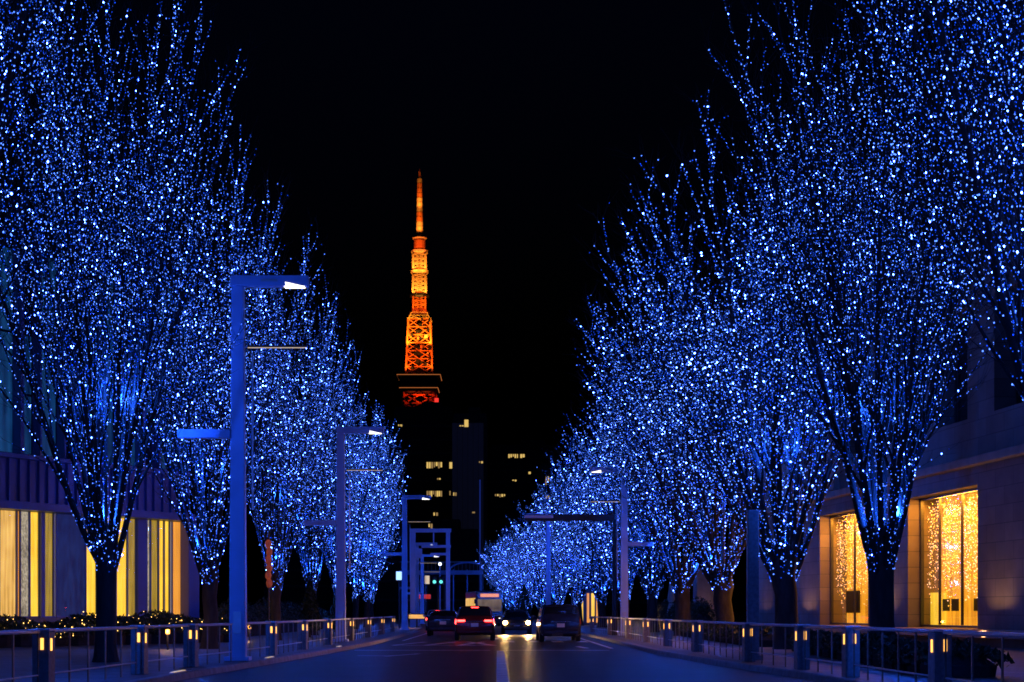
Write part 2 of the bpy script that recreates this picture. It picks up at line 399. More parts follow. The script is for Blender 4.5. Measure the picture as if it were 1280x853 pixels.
# bulbs are alike; far ones made fewer and oversized to imitate lens spread
for sd, H_, Rd, dn, sz in ((3, 18.4, 5.3, 1.65, .90), (11, 18.8, 5.5, 1.5, .94), (23, 18.0, 5.2, 2.1, 1.22), (37, 18.4, 5.4, 2.8, 1.5), (51, 18.2, 5.3, 3.8, 1.85)):
    t, nb = make_tree(sd, H_, Rd, dn, sz); PROTO.append(t); print('bulbs', nb)
used_proto = [False] * 5
def variant(y, i): return i % 2 if y < 45 else (2 if y < 75 else (3 if y < 110 else 4))
def plant(x, y, which, rz, sx, sz, label, group):
    if not used_proto[which]: o = PROTO[which]; used_proto[which] = True
    else: o = copy_tree(PROTO[which])
    rt = random.Random(int(x * 31 + y * 7)); lean = -R(2.0) if x > 0 and y > 45 else 0
    o.location = (x, y, PZ - .02); o.rotation_mode = 'XYZ'; o.scale = (sx * rt.uniform(.95, 1.05), sx * rt.uniform(.95, 1.05), sz * rt.uniform(.95, 1.04))
    o.rotation_euler = (Matrix.Rotation(lean + R(rt.uniform(-1.5, 1.5)), 3, 'Y') @ Matrix.Rotation(R(rt.uniform(-2, 2)), 3, 'X') @ Matrix.Rotation(rz, 3, 'Z')).to_euler()
    tag(o, label, 'tree', group); return o
ORD = ['first', 'second', 'third', 'fourth', 'fifth', 'sixth', 'seventh', 'eighth', 'ninth', 'tenth', 'eleventh', 'twelfth', 'thirteenth', 'fourteenth']
LT = [(-9.6, 26), (-9.5, 39.7), (-9.5, 54), (-9.5, 70), (-9.6, 85), (-9.7, 100), (-10.0, 115), (-10.4, 130), (-11.2, 145), (-12.4, 161)]
LTL = ['blue-lit tree at the left edge, its trunk outside the picture', 'blue-lit tree with wide dark trunk in front of the yellow shop windows',
       'blue-lit tree just past the corner of the shop with yellow windows', 'blue-lit tree with warm-lit trunk just behind the tall lamp post']
for i, (x, y) in enumerate(LT):
    lab = LTL[i] if i < 4 else 'blue-lit tree of the left row, %s beyond the warm-lit trunk' % ORD[i - 4]
    plant(x, y, variant(y, i + 1), 1.3 * i + .4, (.70 if y < 60 else .64) if y < 80 else .62, 1.0 if y < 80 else .92, lab, 'blue-lit trees along the left pavement')
RT = [(9.5, 26.5), (9.5, 40.3), (9.5, 53.5), (9.5, 68.7), (9.4, 83), (9.2, 97), (8.7, 111), (8.1, 127), (7.2, 144), (6.1, 162), (4.8, 180), (3.9, 199), (2.7, 219), (1.6, 239)]
RTL = ['blue-lit tree at the right edge, thick limbs sloping into the picture',
       'blue-lit tree with stout dark trunk between the two golden windows', 'blue-lit tree against the pale stone wall, left of the golden windows']
for i, (x, y) in enumerate(RT):
    lab = RTL[i] if i < 3 else ('blue-lit tree of the right row, %s beyond the one at the stone wall' % ORD[i - 3])
    plant(x, y, variant(y, i + 1), 2.1 * (i + 1) + 1.0, (.86 if y < 45 else 1.12) if y < 90 else .90, 1.0 if y < 90 else (.90 if y < 120 else (.80 if y < 170 else .68)), lab, 'blue-lit trees along the right pavement')

for x, y in ((-9.6, 12), (-9.6, -2), (9.6, -1), (9.6, 13)):
    plant(x, y, 0 if y > 0 else 3, .7 + x + y, .8 if x < 0 else 1.0, 1.0, 'blue-lit tree of the avenue beside or behind the camera, outside the picture', 'blue-lit trees beside the camera')

# ------------------------------------------------------------------ left shop building (glass, yellow ground floor)
F1 = Vector((-14.9, 79.2)); U = Vector((-.522, -.853)).normalized()
shop = empty('shop_building', (F1.x, F1.y, 0), math.atan2(U.y, U.x))
tag(shop, 'glass shop building with yellow curtained ground floor windows', 'building')
def s_of(x):
    k = (x - CX) / F; return (F1.x - F1.y * k) / (U.y * k - U.x)
# local: +x along the facade towards the viewer's left, +y out to the street
LW = 26.0
b = MB()
b.box((LW / 2, -6.05, 9.6), (LW, 11.4, 19.2)); b.build('wall', M['towerdark'], shop)
b = MB(); b.box((LW / 2 - .1, .12, .55), (LW + .4, .5, 1.1)); b.build('plinth', M['stoneplain'], shop)
b = MB(); b.box((LW / 2, .25, 5.85), (LW + .6, 1.1, .34)); b.build('canopy', M['panel'], shop, bevel=.02)
b = MB()
b.box((LW / 2, -.1, 6.95), (LW, .2, 1.86))
for i in range(int(LW / .55)): b.box((.3 + i * .55, .06, 6.95), (.06 if i % 4 else .14, .16, 1.84))
b.build('ribbed_band', M['panel'], shop)
b = MB(); b.box((LW / 2, .12, 7.98), (LW + .3, .5, .2)); b.build('string_course', M['panel'], shop, bevel=.02)
b = MB(); b.box((LW / 2, -.2, 13.6), (LW, .08, 11.0)); b.build('spandrel_glass', M['glassdark'], shop)
xx = .0; k = 0; rg = random.Random(4)
while xx < LW:
    f = MB(); f.box((xx, .12, 13.6), (.10 if k % 3 else .2, .5, 11.0)); f.build('fin', M['panel'], shop); st = 1.05 + .35 * (k % 2)
    zq = 8.1
    while zq < 18:
        hq = rg.choice((2.6, 3.6, 5.2))
        if rg.random() < .62 and zq + hq < 19: f = MB(); f.box((xx + st / 2, -.13, zq + hq / 2), (st - .26, .05, hq - .12)); f.build('lit_pane', M['teal'], shop)
        zq += hq
    xx += st; k += 1
cols = [(-14, 0, 'c'), (0, 22, 'c'), (22, 26, 'o'), (26, 38, 's'), (38, 50, 'y'), (50, 55, None), (55, 68, 'k'), (68, 71, 'w'), (71, 108, 'b'), (108, 122, 'y'), (122, 128, None),
        (128, 146, 'k'), (146, 160, 'y'), (160, 171, 'k'), (171, 183, None), (183, 189, 's'), (189, 199, 'k'), (199, 206, 'y'), (206, 213, 'y'), (213, 216, 'w'), (216, 228, 'o')]
for x0, x1, kd in cols:
    s0, s1 = s_of(x1), s_of(x0); c = (s0 + s1) / 2; wd = s1 - s0
    if kd is None:
        b = MB(); b.box((c, -.02, 3.38), (wd, .2, 4.6)); b.build('pier', M['panel'], shop); continue
    fr = MB(); fr.box((s0 + .02, -.06, 3.38), (.035, .08, 4.58)); fr.box((s1 - .02, -.06, 3.38), (.035, .08, 4.58)); fr.box((c, -.06, 1.13), (wd - .08, .08, .06))
    fo = fr.build('window', M['panel'], shop)
    n = max(6, int(wd / .07)); pv = MB(); vs = []
    for i in range(n + 1):
        xq = s0 + .04 + (wd - .08) * i / n; yq = -.10 + .03 * math.sin(i * 1.7) if kd != 'b' else -.05
        vs += [(xq, yq, 1.16), (xq, yq, 5.66)]
    pv.add(vs, [(2 * i, 2 * i + 2, 2 * i + 3, 2 * i + 1) for i in range(n)]); pv.build('curtain', CURT[kd], fo, smooth=True); gm = MB(); gm.add([(s0 + .04, -.035, 1.16), (s1 - .04, -.035, 1.16), (s1 - .04, -.035, 5.66), (s0 + .04, -.035, 5.66)], [(3, 2, 1, 0)]); gm.build('pane', M['glass'], fo)
b = MB(); b.box((s_of(234), .15, 2.9), (.75, .6, 5.5)); b.build('corner_pier', M['panel'], shop, bevel=.02)

# leafy bed with warm fairy lights
def leaves(name, parent, n, fn, size, seed, m):
    rng = np.random.default_rng(seed); c = fn(rng, n); a = rng.normal(0, 1, (n, 3)); a /= np.linalg.norm(a, axis=1)[:, None]
    b = np.cross(a, rng.normal(0, 1, (n, 3))); b /= np.linalg.norm(b, axis=1)[:, None]; s = size * rng.uniform(.6, 1.3, (n, 1))
    V = np.stack([c - a * s, c - b * s * .45, c + a * s, c + b * s * .45], 1).reshape(-1, 3)
    return np_mesh(name, V, np.arange(4 * n).reshape(n, 4), [m], None, parent)
def bed(name, p, q, depth, h, n, label, cat, seed, leaf=.09, lights=0, lump=.22):
    p, q = Vector(p), Vector(q); L = (q - p).length; root = empty(name, (p.x, p.y, PZ), math.atan2(q.y - p.y, q.x - p.x)); tag(root, label, cat)
    rr = np.random.default_rng(seed + 5); ph = rr.uniform(0, 6.28, 4)
    def top(x, y): return h * (1 - lump + lump * (np.sin(x * 1.7 + ph[0]) * .4 + np.sin(x * .63 + ph[1]) * .4 + np.sin(x * 3.9 + y * 2 + ph[2]) * .3)) * np.sqrt(np.clip(1 - (y / (depth * .52)) ** 2 * .6, 0, 1))
    def fn(rng, n):
        x = rng.uniform(0, L, n); y = rng.uniform(-.5, .5, n) * depth; z = top(x, y) * (1 - np.abs(rng.normal(0, .22, n)))
        return np.stack([x, y, np.clip(z, .03, None)], 1)
    leaves('foliage', root, n, fn, leaf, seed, M['leaf'])
    core = MB(); m = max(2, int(L / 1.2))
    for i in range(m):
        x = (i + .5) * L / m; t = float(top(x, 0)) * .72
        core.lathe([(.02, 0), (depth * .4, .02), (depth * .42, t * .5), (depth * .25, t * .9), (.02, t)], 9, (x, 0, 0))
    core.build('branches', M['twig'], root)
    if lights:
        rng = np.random.default_rng(seed + 1); c = fn(rng, lights); c[:, 2] = top(c[:, 0], c[:, 1]) * rng.uniform(.55, 1.06, lights)
        o = bulbs_mesh('string_lights', c, rng.uniform(.014, .028, lights), np.zeros(lights, int), [M['warmbulb']], root); o['kind'] = 'stuff'
    return root
bed('shrub_bed', (-18.6, 54.5), (-10.6, 66.0), 2.2, 1.30, 9000, 'leafy shrub bed with warm fairy lights below the yellow windows', 'shrubs', 1, lights=420)
bed('hedge', (-12.6, 76), (-12.9, 118), 1.6, 2.0, 9000, 'dark clipped hedge behind the left row of trees', 'hedge', 2)
bed('hedge', (11.4, 90), (11.8, 121), 1.4, 2.15, 8000, 'dark hedge behind the right row of trees', 'hedge', 3)
bed('shrub_bed', (8.6, 30), (9.6, 50), 1.7, .72, 7000, 'low dark shrub bed between the right railing and stone wall', 'shrubs', 4)
bed('shrub_bed', (9.3, 56), (9.6, 80), 1.7, .85, 6000, 'low dark shrub bed around the farther right trunks', 'shrubs', 8)

def cypress(x, y, h, r, label, seed):
    root = empty('cypress', (x, y, PZ)); tag(root, label, 'tree', 'small cypresses on the pavement')
    t = MB(); t.tube([(0, 0, 0), (0, 0, h * .8)], [.06, .02], 7); t.build('trunk', M['bark'], root)
    def fn(rng, n):
        z = rng.uniform(.12, 1, n); a = rng.uniform(0, 6.28, n); rr = r * np.minimum(1, (1.02 - z) * 1.9) * np.sqrt(rng.uniform(.35, 1, n)) * (1 + .15 * np.sin(a * 3 + z * 9))
        return np.stack([rr * np.cos(a), rr * np.sin(a), z * h], 1)
    leaves('crown', root, 2200, fn, .09, seed, M['leaf'])
cypress(-8.95, 78, 2.7, .45, 'dark cypress before the left hedge', 31)
cypress(-8.6, 88, 2.5, .4, 'slimmer dark cypress behind the second lamp post', 32)
cypress(2.75, 170, 4.0, .8, 'dark cypress standing above the oncoming car', 33)
cypress(7.6, 152, 3.5, .55, 'dark cypress beside the kiosk with gold strips', 34)

# ------------------------------------------------------------------ right stone building
A = Vector((16.8, 57.2)); B = Vector((15.0, 76.2)); V_ = (B - A).normalized()
stone = empty('stone_building', (A.x, A.y, 0), math.atan2(V_.y, V_.x))
tag(stone, 'pale stone building with two tall golden display windows', 'building')
def t_of(x):
    k = (x - CX) / F; return (A.x - A.y * k) / (V_.y * k - V_.x)
# local: +x along the facade away from the camera, +y towards the street
X0, X1 = -32.0, 31.0; HT = 15.5; TH = 2.2; ZB, ZT = .75, 5.8
ops = [(t_of(1222), t_of(1135)), (t_of(1085), t_of(1025))]
b = MB()
edges = [X0, ops[0][0], ops[0][1], ops[1][0], ops[1][1], X1]
for i in range(0, 6, 2): b.box(((edges[i] + edges[i + 1]) / 2, -TH / 2, (ZB + ZT) / 2), (edges[i + 1] - edges[i], TH, ZT - ZB))
b.box(((X0 + X1) / 2, -TH / 2, ZB / 2 - .002), (X1 - X0, TH, ZB - .004))
# upper wall with deep dark windows
up = [(-14, 3.2), (-8.5, 3.2), (-3, 3.2), (2.6, 3.2), (8.2, 3.2), (13.8, 3.2), (19.4, 3.2)]
z0 = ZT
for zb, zt in ((8.2, 12.2),):
    b.box(((X0 + X1) / 2, -TH / 2, (z0 + zb) / 2), (X1 - X0, TH, zb - z0)); xs = X0
    for cx, wd in up:
        b.box(((xs + cx - wd / 2) / 2, -TH / 2, (zb + zt) / 2), (cx - wd / 2 - xs, TH, zt - zb)); xs = cx + wd / 2
    b.box(((xs + X1) / 2, -TH / 2, (zb + zt) / 2), (X1 - xs, TH, zt - zb)); z0 = zt
b.box(((X0 + X1) / 2, -TH / 2, (z0 + HT) / 2), (X1 - X0, TH, HT - z0))
b.build('wall', M['stone'], stone)
b = MB(); b.box(((X0 + X1) / 2, -7.5, HT / 2), (X1 - X0 - .02, 10.5, HT - .1)); b.build('rear_block', M['concrete'], stone)
for zb, zt in ((8.2, 12.2),):
    for cx, wd in up:
        f = MB(); f.box((cx, -.8, zb + .06), (wd, .1, .12)); f.box((cx, -.8, zt - .06), (wd, .1, .12)); f.box((cx - wd / 2 + .06, -.8, (zb + zt) / 2), (.12, .1, zt - zb - .24)); f.box((cx + wd / 2 - .06, -.8, (zb + zt) / 2), (.12, .1, zt - zb - .24)); f.box((cx, -.8, (zb + zt) / 2), (.1, .1, zt - zb - .24))
        fo = f.build('upper_window', M['darkpole'], stone); g = MB(); g.box((cx, -.86, (zb + zt) / 2), (wd - .02, .03, zt - zb - .02)); g.build('pane', M['glassdark'], fo)
b = MB(); b.box((9, .33, .60), (46, .62, .28)); b.build('ledge', M['stoneplain'], stone, bevel=.02)
b = MB()
for xp in (-16, -6.2, 16.5, 24): b = MB(); b.box((xp, .16, 11.1), (1.1, .3, 8.6)); b.build('pilaster', M['stoneplain'], stone, bevel=.02)
b = MB(); b.box(((X0 + X1) / 2, .2, 6.6), (X1 - X0, .36, .3)); b.build('string_course', M['stoneplain'], stone, bevel=.03)
rng = np.random.default_rng(5)
for wi, (a0, a1) in enumerate(ops):
    gl = -.55; wd = a1 - a0; c = (a0 + a1) / 2
    f = MB(); fz = (ZB + ZT) / 2
    for xq in (a0 + .05, a1 - .05): f.box((xq, gl, fz), (.08, .14, ZT - ZB - .02))
    f.box((c, gl, ZB + .06), (wd - .19, .14, .08)); f.box((c, gl, ZT - .06), (wd - .19, .14, .08))
    for q in ((.40, .72) if wi == 0 else (.5,)): f.box((a0 + wd * q, gl, fz), (.05, .1, ZT - ZB - .22))
    fo = f.build('display_window', M['darkpole'], stone)
    bk = MB(); bk.box((c, gl - .75, fz), (wd - .02, .04, ZT - ZB - .02)); bk.build('backdrop', M['gold'], fo)
    # hanging strings of little bulbs
    pos = []; kd = []; ns = int(wd / .05)
    for i in range(ns):
        xq = a0 + .12 + (wd - .24) * rng.uniform(); yq = gl - rng.uniform(.08, .68); zq = ZT - .1 - rng.uniform(0, .5); low = rng.uniform(1.5, 3.0) if rng.uniform() < .85 else 3.6; dens = rng.uniform(.10, .34)
        kk = 1 if (math.sin(xq * 1.9 + 2 + wi) > .45 and rng.uniform() < .75) else 0; sway = rng.normal(0, .05)
        while zq > low: pos.append((xq + rng.normal(0, .035) + sway * (ZT - zq), yq + rng.normal(0, .03), zq)); kd.append(kk if rng.uniform() < .8 else 1 - kk); zq -= dens * rng.uniform(.3, 1.9)
    gm = MB(); gm.add([(a0 + .1, gl + .01, ZB + .1), (a1 - .1, gl + .01, ZB + .1), (a1 - .1, gl + .01, ZT - .1), (a0 + .1, gl + .01, ZT - .1)], [(3, 2, 1, 0)]); gm.build('pane', M['glass'], fo)
    o = bulbs_mesh('light_curtain', pos, rng.uniform(.010, .030, len(pos)), np.array(kd), [M['goldbulb'], M['pinkbulb']], fo); o['kind'] = 'stuff'
    if wi == 0:
        d = MB(); d.box((a1 - .75, gl - .4, ZB + .72), (.75, .35, 1.25)); d.build('display_block', CURT['y'], fo)
        for q in (.74, .61, .30): e = MB(); e.box((a0 + wd * q, gl - .3, ZB + .86), (.62, .06, .46)); e.build('display_panel', M['blackplastic'], fo)
    else:
        e = MB(); e.box((a1 - 2.3, gl - .3, ZB + 1.05), (1.9, .06, 1.0)); e.build('display_panel', M['blackplastic'], fo)
    L = bpy.data.lights.new('display_lamp', 'AREA'); L.shape = 'RECTANGLE'; L.size = wd * .8; L.size_y = .3; L.energy = 800; L.color = (1, .36, .03)
    lo = bpy.data.objects.new('display_lamp', L); COL.objects.link(lo); lo.parent = fo; lo.location = (c, gl - .3, ZT - .15); lo.rotation_euler = (R(35), 0, 0)

def uplight(x, y, z, power, aim, label, spread=100):
    root = empty('ground_uplight', (x, y, z)); tag(root, label, 'light', 'uplights along the stone wall')
    m = MB(); m.lathe([(.09, 0), (.11, .02), (.11, .12), (.09, .13)], 14); m.build('housing', M['darkpole'], root)
    m = MB(); m.lathe([(.075, 0), (.075, .012)], 14, (0, 0, .131)); m.build('lens', M['warmslot'], root)
    L = bpy.data.lights.new('uplight', 'SPOT'); L.energy = power; L.color = (1, .52, .2); L.spot_size = R(spread); L.spot_blend = .8; L.shadow_soft_size = .07
    lo = bpy.data.objects.new('uplight', L); COL.objects.link(lo); lo.parent = root; lo.location = (0, 0, .2)
    lo.rotation_euler = (Vector(aim) - Vector((x, y, z + .2))).to_track_quat('-Z', 'Y').to_euler()
def wallpt(t, off): p = A + V_ * t; n = Vector((-V_.y, V_.x)); return p + n * off
for x, lab in ((1012, 'ground uplight at the stone wall left of the golden windows'), (958, 'ground uplight at the far corner of the stone wall'), (1112, 'ground uplight at the stone pier between the golden windows'), (1252, 'ground uplight at the stone wall right of the golden windows')):
    p = wallpt(t_of(x), .95); q = wallpt(t_of(x), 0); uplight(p.x, p.y, PZ, 200 if x != 958 else 70, (q.x, q.y, 3.2), lab)

# far stone annexe on the right and kiosk with gold strips
ax = P(885, 700, 105)
an = empty('stone_pavilion', (ax.x, 105, 0)); tag(an, 'warm-lit stone pavilion beyond the hedge on the right', 'building')
m = MB(); m.box((-.25, 1.0, 2.2), (.95, 2, 4.4)); m.box((.55, 1.2, 1.35), (.62, 1.9, 2.7)); m.build('wall', M['stoneplain'], an, bevel=.04)
m = MB(); m.box((-.25, 1.0, 4.47), (1.05, 2.1, .14)); m.box((-.1, 1.0, 4.75), (.5, 1.2, .4), taper=.6); m.build('roof', M['towerdark'], an)
uplight(ax.x - .1, 103.3, PZ, 60, (ax.x - .1, 105, 2.6), 'ground uplight in front of the stone pavilion')
kx = P(733, 760, 150)
ks = empty('kiosk', (kx.x, 150, 0)); tag(ks, 'small dark kiosk with gold-lit window strips behind the van', 'kiosk')
m = MB(); m.box((0, 1.2, 1.9), (2.6, 2.2, 3.6)); m.build('wall', M['towerdark'], ks, bevel=.03)
m = MB(); m.box((0, 1.1, 3.78), (2.9, 2.6, .14)); m.build('roof', M['panel'], ks)
for i, (xq, wd) in enumerate(((-.85, .28), (-.45, .3), (.15, .2), (.6, .3), (1.0, .2))): m = MB(); m.box((xq, .08, 1.7), (wd, .06, 2.7)); m.build('window', CURT['y' if i % 2 else 'o'], ks)

# ------------------------------------------------------------------ dark towers behind
def office(label, x0, x1, ytop, d, depth, wins, m, roof=None, rowh=3.5):
    p0, p1 = P(x0, ytop, d), P(x1, ytop, d); cx = (p0.x + p1.x) / 2; W = p1.x - p0.x; H = p0.z
    root = empty('office_tower', (cx, d, 0)); tag(root, label, 'building', 'dark office towers beyond the street')
    b = MB(); b.box((0, depth / 2, H / 2), (W, depth, H))
    nz = int(H / rowh)
    for i in range(1, nz): b.box((0, -.07, i * rowh), (W * .98, .12, .5), mi=1)
    b.build('wall', [m, M['concrete']], root)
    b = MB(); b.box((0, depth / 2, H + .5), (W * .96, depth * .96, 1.0)); b.box((W * .12, depth * .4, H + 2), (W * .35, depth * .4, 2.2)); b.build('roof', m, root)
    for (wx0, wx1, wy0, wy1, n, mm) in wins:
        q0, q1 = P(wx0, wy0, d), P(wx1, wy1, d); ww = (q1.x - q0.x) / n; rg = random.Random(int(wx0 + wy0))
        f = MB(); f.box(((q0.x + q1.x) / 2 - cx, -.1, (q0.z + q1.z) / 2), (q1.x - q0.x + .3, .16, q0.z - q1.z + .3)); fo = f.build('window', M['darkpole'], root)
        g = MB()
        for i in range(n):
            hh = (q0.z - q1.z) * rg.choice((1, .95, .8, .6)); g.box((q0.x + (i + .5) * ww - cx, -.2, q0.z - hh / 2), (ww * rg.choice((.82, .7, .5)), .04, hh), mi=0 if rg.random() < .65 else 1)
        g.build('pane', [M['windowlit'], M['windowdim']], fo)
    return root
office('wide dark office block below the orange tower with two lit rows', 492, 566, 513, 420, 40, [(533, 553, 578, 586, 7, 0), (533, 553, 614, 621, 8, 0), (561, 566, 578, 586, 1, 0), (561, 564, 614, 623, 1, 0), (541, 548, 641, 645, 2, 0), (497, 503, 531, 534, 2, 0), (546, 551, 598, 601, 2, 0)], M['towerdark'])
slender = office('slender dark tower with a lit yellow corner at its top', 566, 609, 522, 380, 30, [(574, 580, 532, 534, 2, 0), (580, 586, 525, 534, 1, 0), (566, 571, 616, 620, 2, 0), (598, 604, 577, 580, 2, 0), (590, 594, 640, 643, 1, 0)], M['concrete'])
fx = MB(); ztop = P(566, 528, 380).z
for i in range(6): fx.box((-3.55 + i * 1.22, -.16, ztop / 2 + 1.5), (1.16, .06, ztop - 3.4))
fx.build('city_glow_strips', emit('painted_city_glow', (.45, .5, 1.0), .0026), slender)  # faint glow painted on the front in place of city light on the wall
office('broad dark office block with two short lit window rows right of the slender tower', 612, 700, 560, 470, 40, [(635, 648, 568, 573, 5, 0), (650, 656, 568, 573, 2, 0), (618, 632, 618, 622, 5, 0), (660, 664, 590, 593, 1, 0), (640, 646, 600, 602, 2, 0)], M['towerdark'])
office('dark block with yellow lit windows just left of the right trees', 676, 705, 585, 330, 30, [(681, 687, 596, 607, 2, 0), (682, 687, 620, 626, 2, 0), (681, 688, 632, 637, 2, 0)], M['towerdark'])
office('low dark block at the far end of the street', 470, 600, 668, 300, 30, [(535, 541, 655, 662, 2, 0)], M['towerdark'])
office('tall dark block standing behind the left row of trees', 330, 492, 560, 360, 40, [(476, 486, 600, 604, 3, 0)], M['towerdark'])
office('dark block standing behind the right row of trees', 705, 830, 600, 380, 40, [], M['towerdark'])
sl = MB(); p = P(600, 600, 300); q = P(600, 752, 300); sl.bar(p, q, .35); tag(sl.build('building_edge_glow', emit('blue_edge_glow', (.05, .12, 1), .12)), 'thin vertical blue light line before the dark towers', 'light')  # glowing bar stands for the lit blue edge of a building

# ------------------------------------------------------------------ orange lattice tower
TD = 1300.0; T0 = P(524.5, 765, TD); tower = empty('lattice_tower', (T0.x, TD, 0)); tag(tower, 'floodlit orange lattice tower on the night skyline', 'tower')
def tz(y): return EYE + (HY - y) / F * TD
PX = TD / F
def lattice(name, y0, y1, w0, w1, rows, thick, m, cross=True):
    b = MB(); z0, z1 = tz(y0), tz(y1); h0, h1 = w0 * PX / 2, w1 * PX / 2
    def c(t, i): h = h0 + (h1 - h0) * t; s = ((-1, -1), (1, -1), (1, 1), (-1, 1))[i]; return Vector((s[0] * h, s[1] * h, z0 + (z1 - z0) * t))
    for i in range(4):
        b.bar(c(0, i), c(1, i), thick * 1.6)
        j = (i + 1) % 4
        for r in range(rows):
            t0, t1 = r / rows, (r + 1) / rows
            b.bar(c(t1, i), c(t1, j), thick)
            if cross:
                nb = 2 if (h0 > 6) else 1
                for k in range(nb):
                    f0, f1 = k / nb, (k + 1) / nb
                    a0, a1 = c(t0, i).lerp(c(t0, j), f0), c(t0, i).lerp(c(t0, j), f1); e0, e1 = c(t1, i).lerp(c(t1, j), f0), c(t1, i).lerp(c(t1, j), f1)
                    b.bar(a0, e1, thick * .8); b.bar(a1, e0, thick * .8)
    b.build(name, m, tower)
def platform(name, y, wpx, hpx, m, n=8, rim=None):
    b = MB(); r = wpx * PX / 2 / math.cos(math.pi / n) * (1 if n > 4 else 1); z = tz(y); h = hpx * PX
    a = [(r * math.cos(2 * math.pi * (k + .5) / n), r * math.sin(2 * math.pi * (k + .5) / n)) for k in range(n)]
    vs = [(p[0] * .86, p[1] * .86, z - h / 2) for p in a] + [(p[0], p[1], z) for p in a] + [(p[0], p[1], z + h / 2) for p in a]
    b.add(vs, [(k, (k + 1) % n, n + (k + 1) % n, n + k) for k in range(n)] + [(n + k, n + (k + 1) % n, 2 * n + (k + 1) % n, 2 * n + k) for k in range(n)] + [tuple(range(n))[::-1], tuple(range(2 * n, 3 * n))])
    o = b.build(name, m, tower)
    if rim:
        e = MB(); pts = [(p[0] * 1.01, p[1] * 1.01, z + h / 2 + .3) for p in a]; e.tube(pts + [pts[0]], .28, 4); e.build('rim_light', rim, o)
# legs under the deck (hidden by the blocks in front, standing on the ground)
b = MB()
for sx, sy in ((-1, -1), (1, -1), (1, 1), (-1, 1)):
    pts = [(sx * r, sy * r, z) for r, z in ((44, 0), (30, 30), (21, 70), (15, 110), (12.5, tz(505)))]
    for p, q in zip(pts[:-1], pts[1:]): b.bar(p, q, 4)
for z, r in ((40, 27), (80, 19.5), (115, 14.6)):
    for i in range(4):
        s = ((-1, -1), (1, -1), (1, 1), (-1, 1)); p, q = s[i], s[(i + 1) % 4]; b.bar((p[0] * r, p[1] * r, z), (q[0] * r, q[1] * r, z), 3)
b.build('leg_frame', M['steelred'], tower)
lattice('lower_lattice', 512, 491, 42, 40, 2, 1.3, M['steelred'])
platform('lower_deck', 489.5, 47, 2, M['deck'], 4, M['decklight'])
b = MB(); hw = 44 * PX / 2; b.box((0, 0, tz(481)), (hw * 2, hw * 2, 11 * PX)); b.build('deck_cabin', M['deck'], tower)
b = MB()
for i in range(14): b.box((-hw + (i + .5) * hw / 7, -hw - .1, tz(480)), (hw / 10, .2, 2.2))
b.build('deck_window', M['towerdark'], tower)
platform('main_deck', 473.5, 53, 1.6, M['deck'], 4, M['decklight'])
lattice('middle_lattice', 471, 401, 33, 27, 7, .95, M['steelred'])
b = MB(); b.box((0, 0, (tz(471) + tz(401)) / 2), (5.4, 5.4, tz(401) - tz(471)), taper=.8); b.build('lift_shaft', M['deck'], tower)
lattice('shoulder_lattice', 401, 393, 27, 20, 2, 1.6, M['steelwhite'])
lattice('neck_lattice', 393, 372, 15, 15, 4, 1.2, M['steelred'])
platform('dark_ring', 371, 24, 4, M['deck'], 8)
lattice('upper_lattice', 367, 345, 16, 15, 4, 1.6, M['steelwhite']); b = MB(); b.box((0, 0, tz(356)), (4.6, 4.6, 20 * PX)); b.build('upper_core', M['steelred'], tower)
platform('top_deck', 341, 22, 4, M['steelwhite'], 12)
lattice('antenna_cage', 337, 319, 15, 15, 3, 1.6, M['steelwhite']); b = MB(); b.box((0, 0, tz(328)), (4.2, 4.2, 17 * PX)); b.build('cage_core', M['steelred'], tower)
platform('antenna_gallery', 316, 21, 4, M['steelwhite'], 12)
b = MB(); b.lathe([(7.2 * PX, tz(311)), (7.2 * PX, tz(301))], 12); b.build('antenna_drum', M['steelred'], tower)
platform('antenna_ring', 298.5, 18, 1.6, M['steelwhite'], 12)
b = MB(); y = 295.0; k = 0
while y > 228:
    wpx = 8.6 - (295 - y) / 67 * 2.4; b.lathe([(wpx / 2 * PX, tz(y)), (wpx / 2 * PX, tz(y - 5.2))], 10, mi=0 if k not in (3, 4, 8, 9, 10) else 1); b.lathe([(wpx / 2.9 * PX, tz(y - 5.2)), (wpx / 2.9 * PX, tz(y - 6))], 10, mi=1); y -= 6; k += 1
b.build('mast', [M['steelwhite'], M['steelred']], tower)
b = MB(); b.lathe([(2.3 * PX, tz(227)), (1.6 * PX, tz(215)), (.4 * PX, tz(211))], 8); b.build('mast_tip', M['steelred'], tower)
b = MB(); b.box((22 * PX, -22 * PX, tz(505)), (3, 3, 5)); b.build('beacon', M['redlamp'], tower)
rg = random.Random(12)
for i in range(26):
    t = rg.random(); hw = (33 + (27 - 33) * t) * PX / 2; z = tz(471) + (tz(401) - tz(471)) * t; sx = rg.uniform(-1, 1); m = MB()
    m.box((sx * hw, -hw - rg.uniform(.3, 1.2), z), (rg.uniform(1.0, 2.6), rg.uniform(.6, 1.4), rg.uniform(1.2, 3.4))); m.build('antenna_panel', M[rg.choice(('deck', 'steelwhite', 'deck', 'steelred'))], tower)
def flood(y, off, aim_y, power, col, spread):
    for s in (-1, 1):
        L = bpy.data.lights.new('floodlight', 'SPOT'); L.energy = power; L.color = col; L.spot_size = R(spread); L.spot_blend = .6; L.shadow_soft_size = .6
        o = bpy.data.objects.new('floodlight', L); COL.objects.link(o); o.parent = tower; o.location = (s * off[0], -off[1], tz(y))
        o.rotation_euler = (Vector((0, 0, tz(aim_y))) - o.location).to_track_quat('-Z', 'Y').to_euler()
AM = (1, .40, .06)
flood(472, (15, 24), 420, 6.5e4, (1, .26, .03), 75)
flood(440, (13, 22), 402, 1.0e5, (1, .45, .05), 60)
flood(509, (6, 6), 491, 2.2e4, (1, .10, .02), 100)
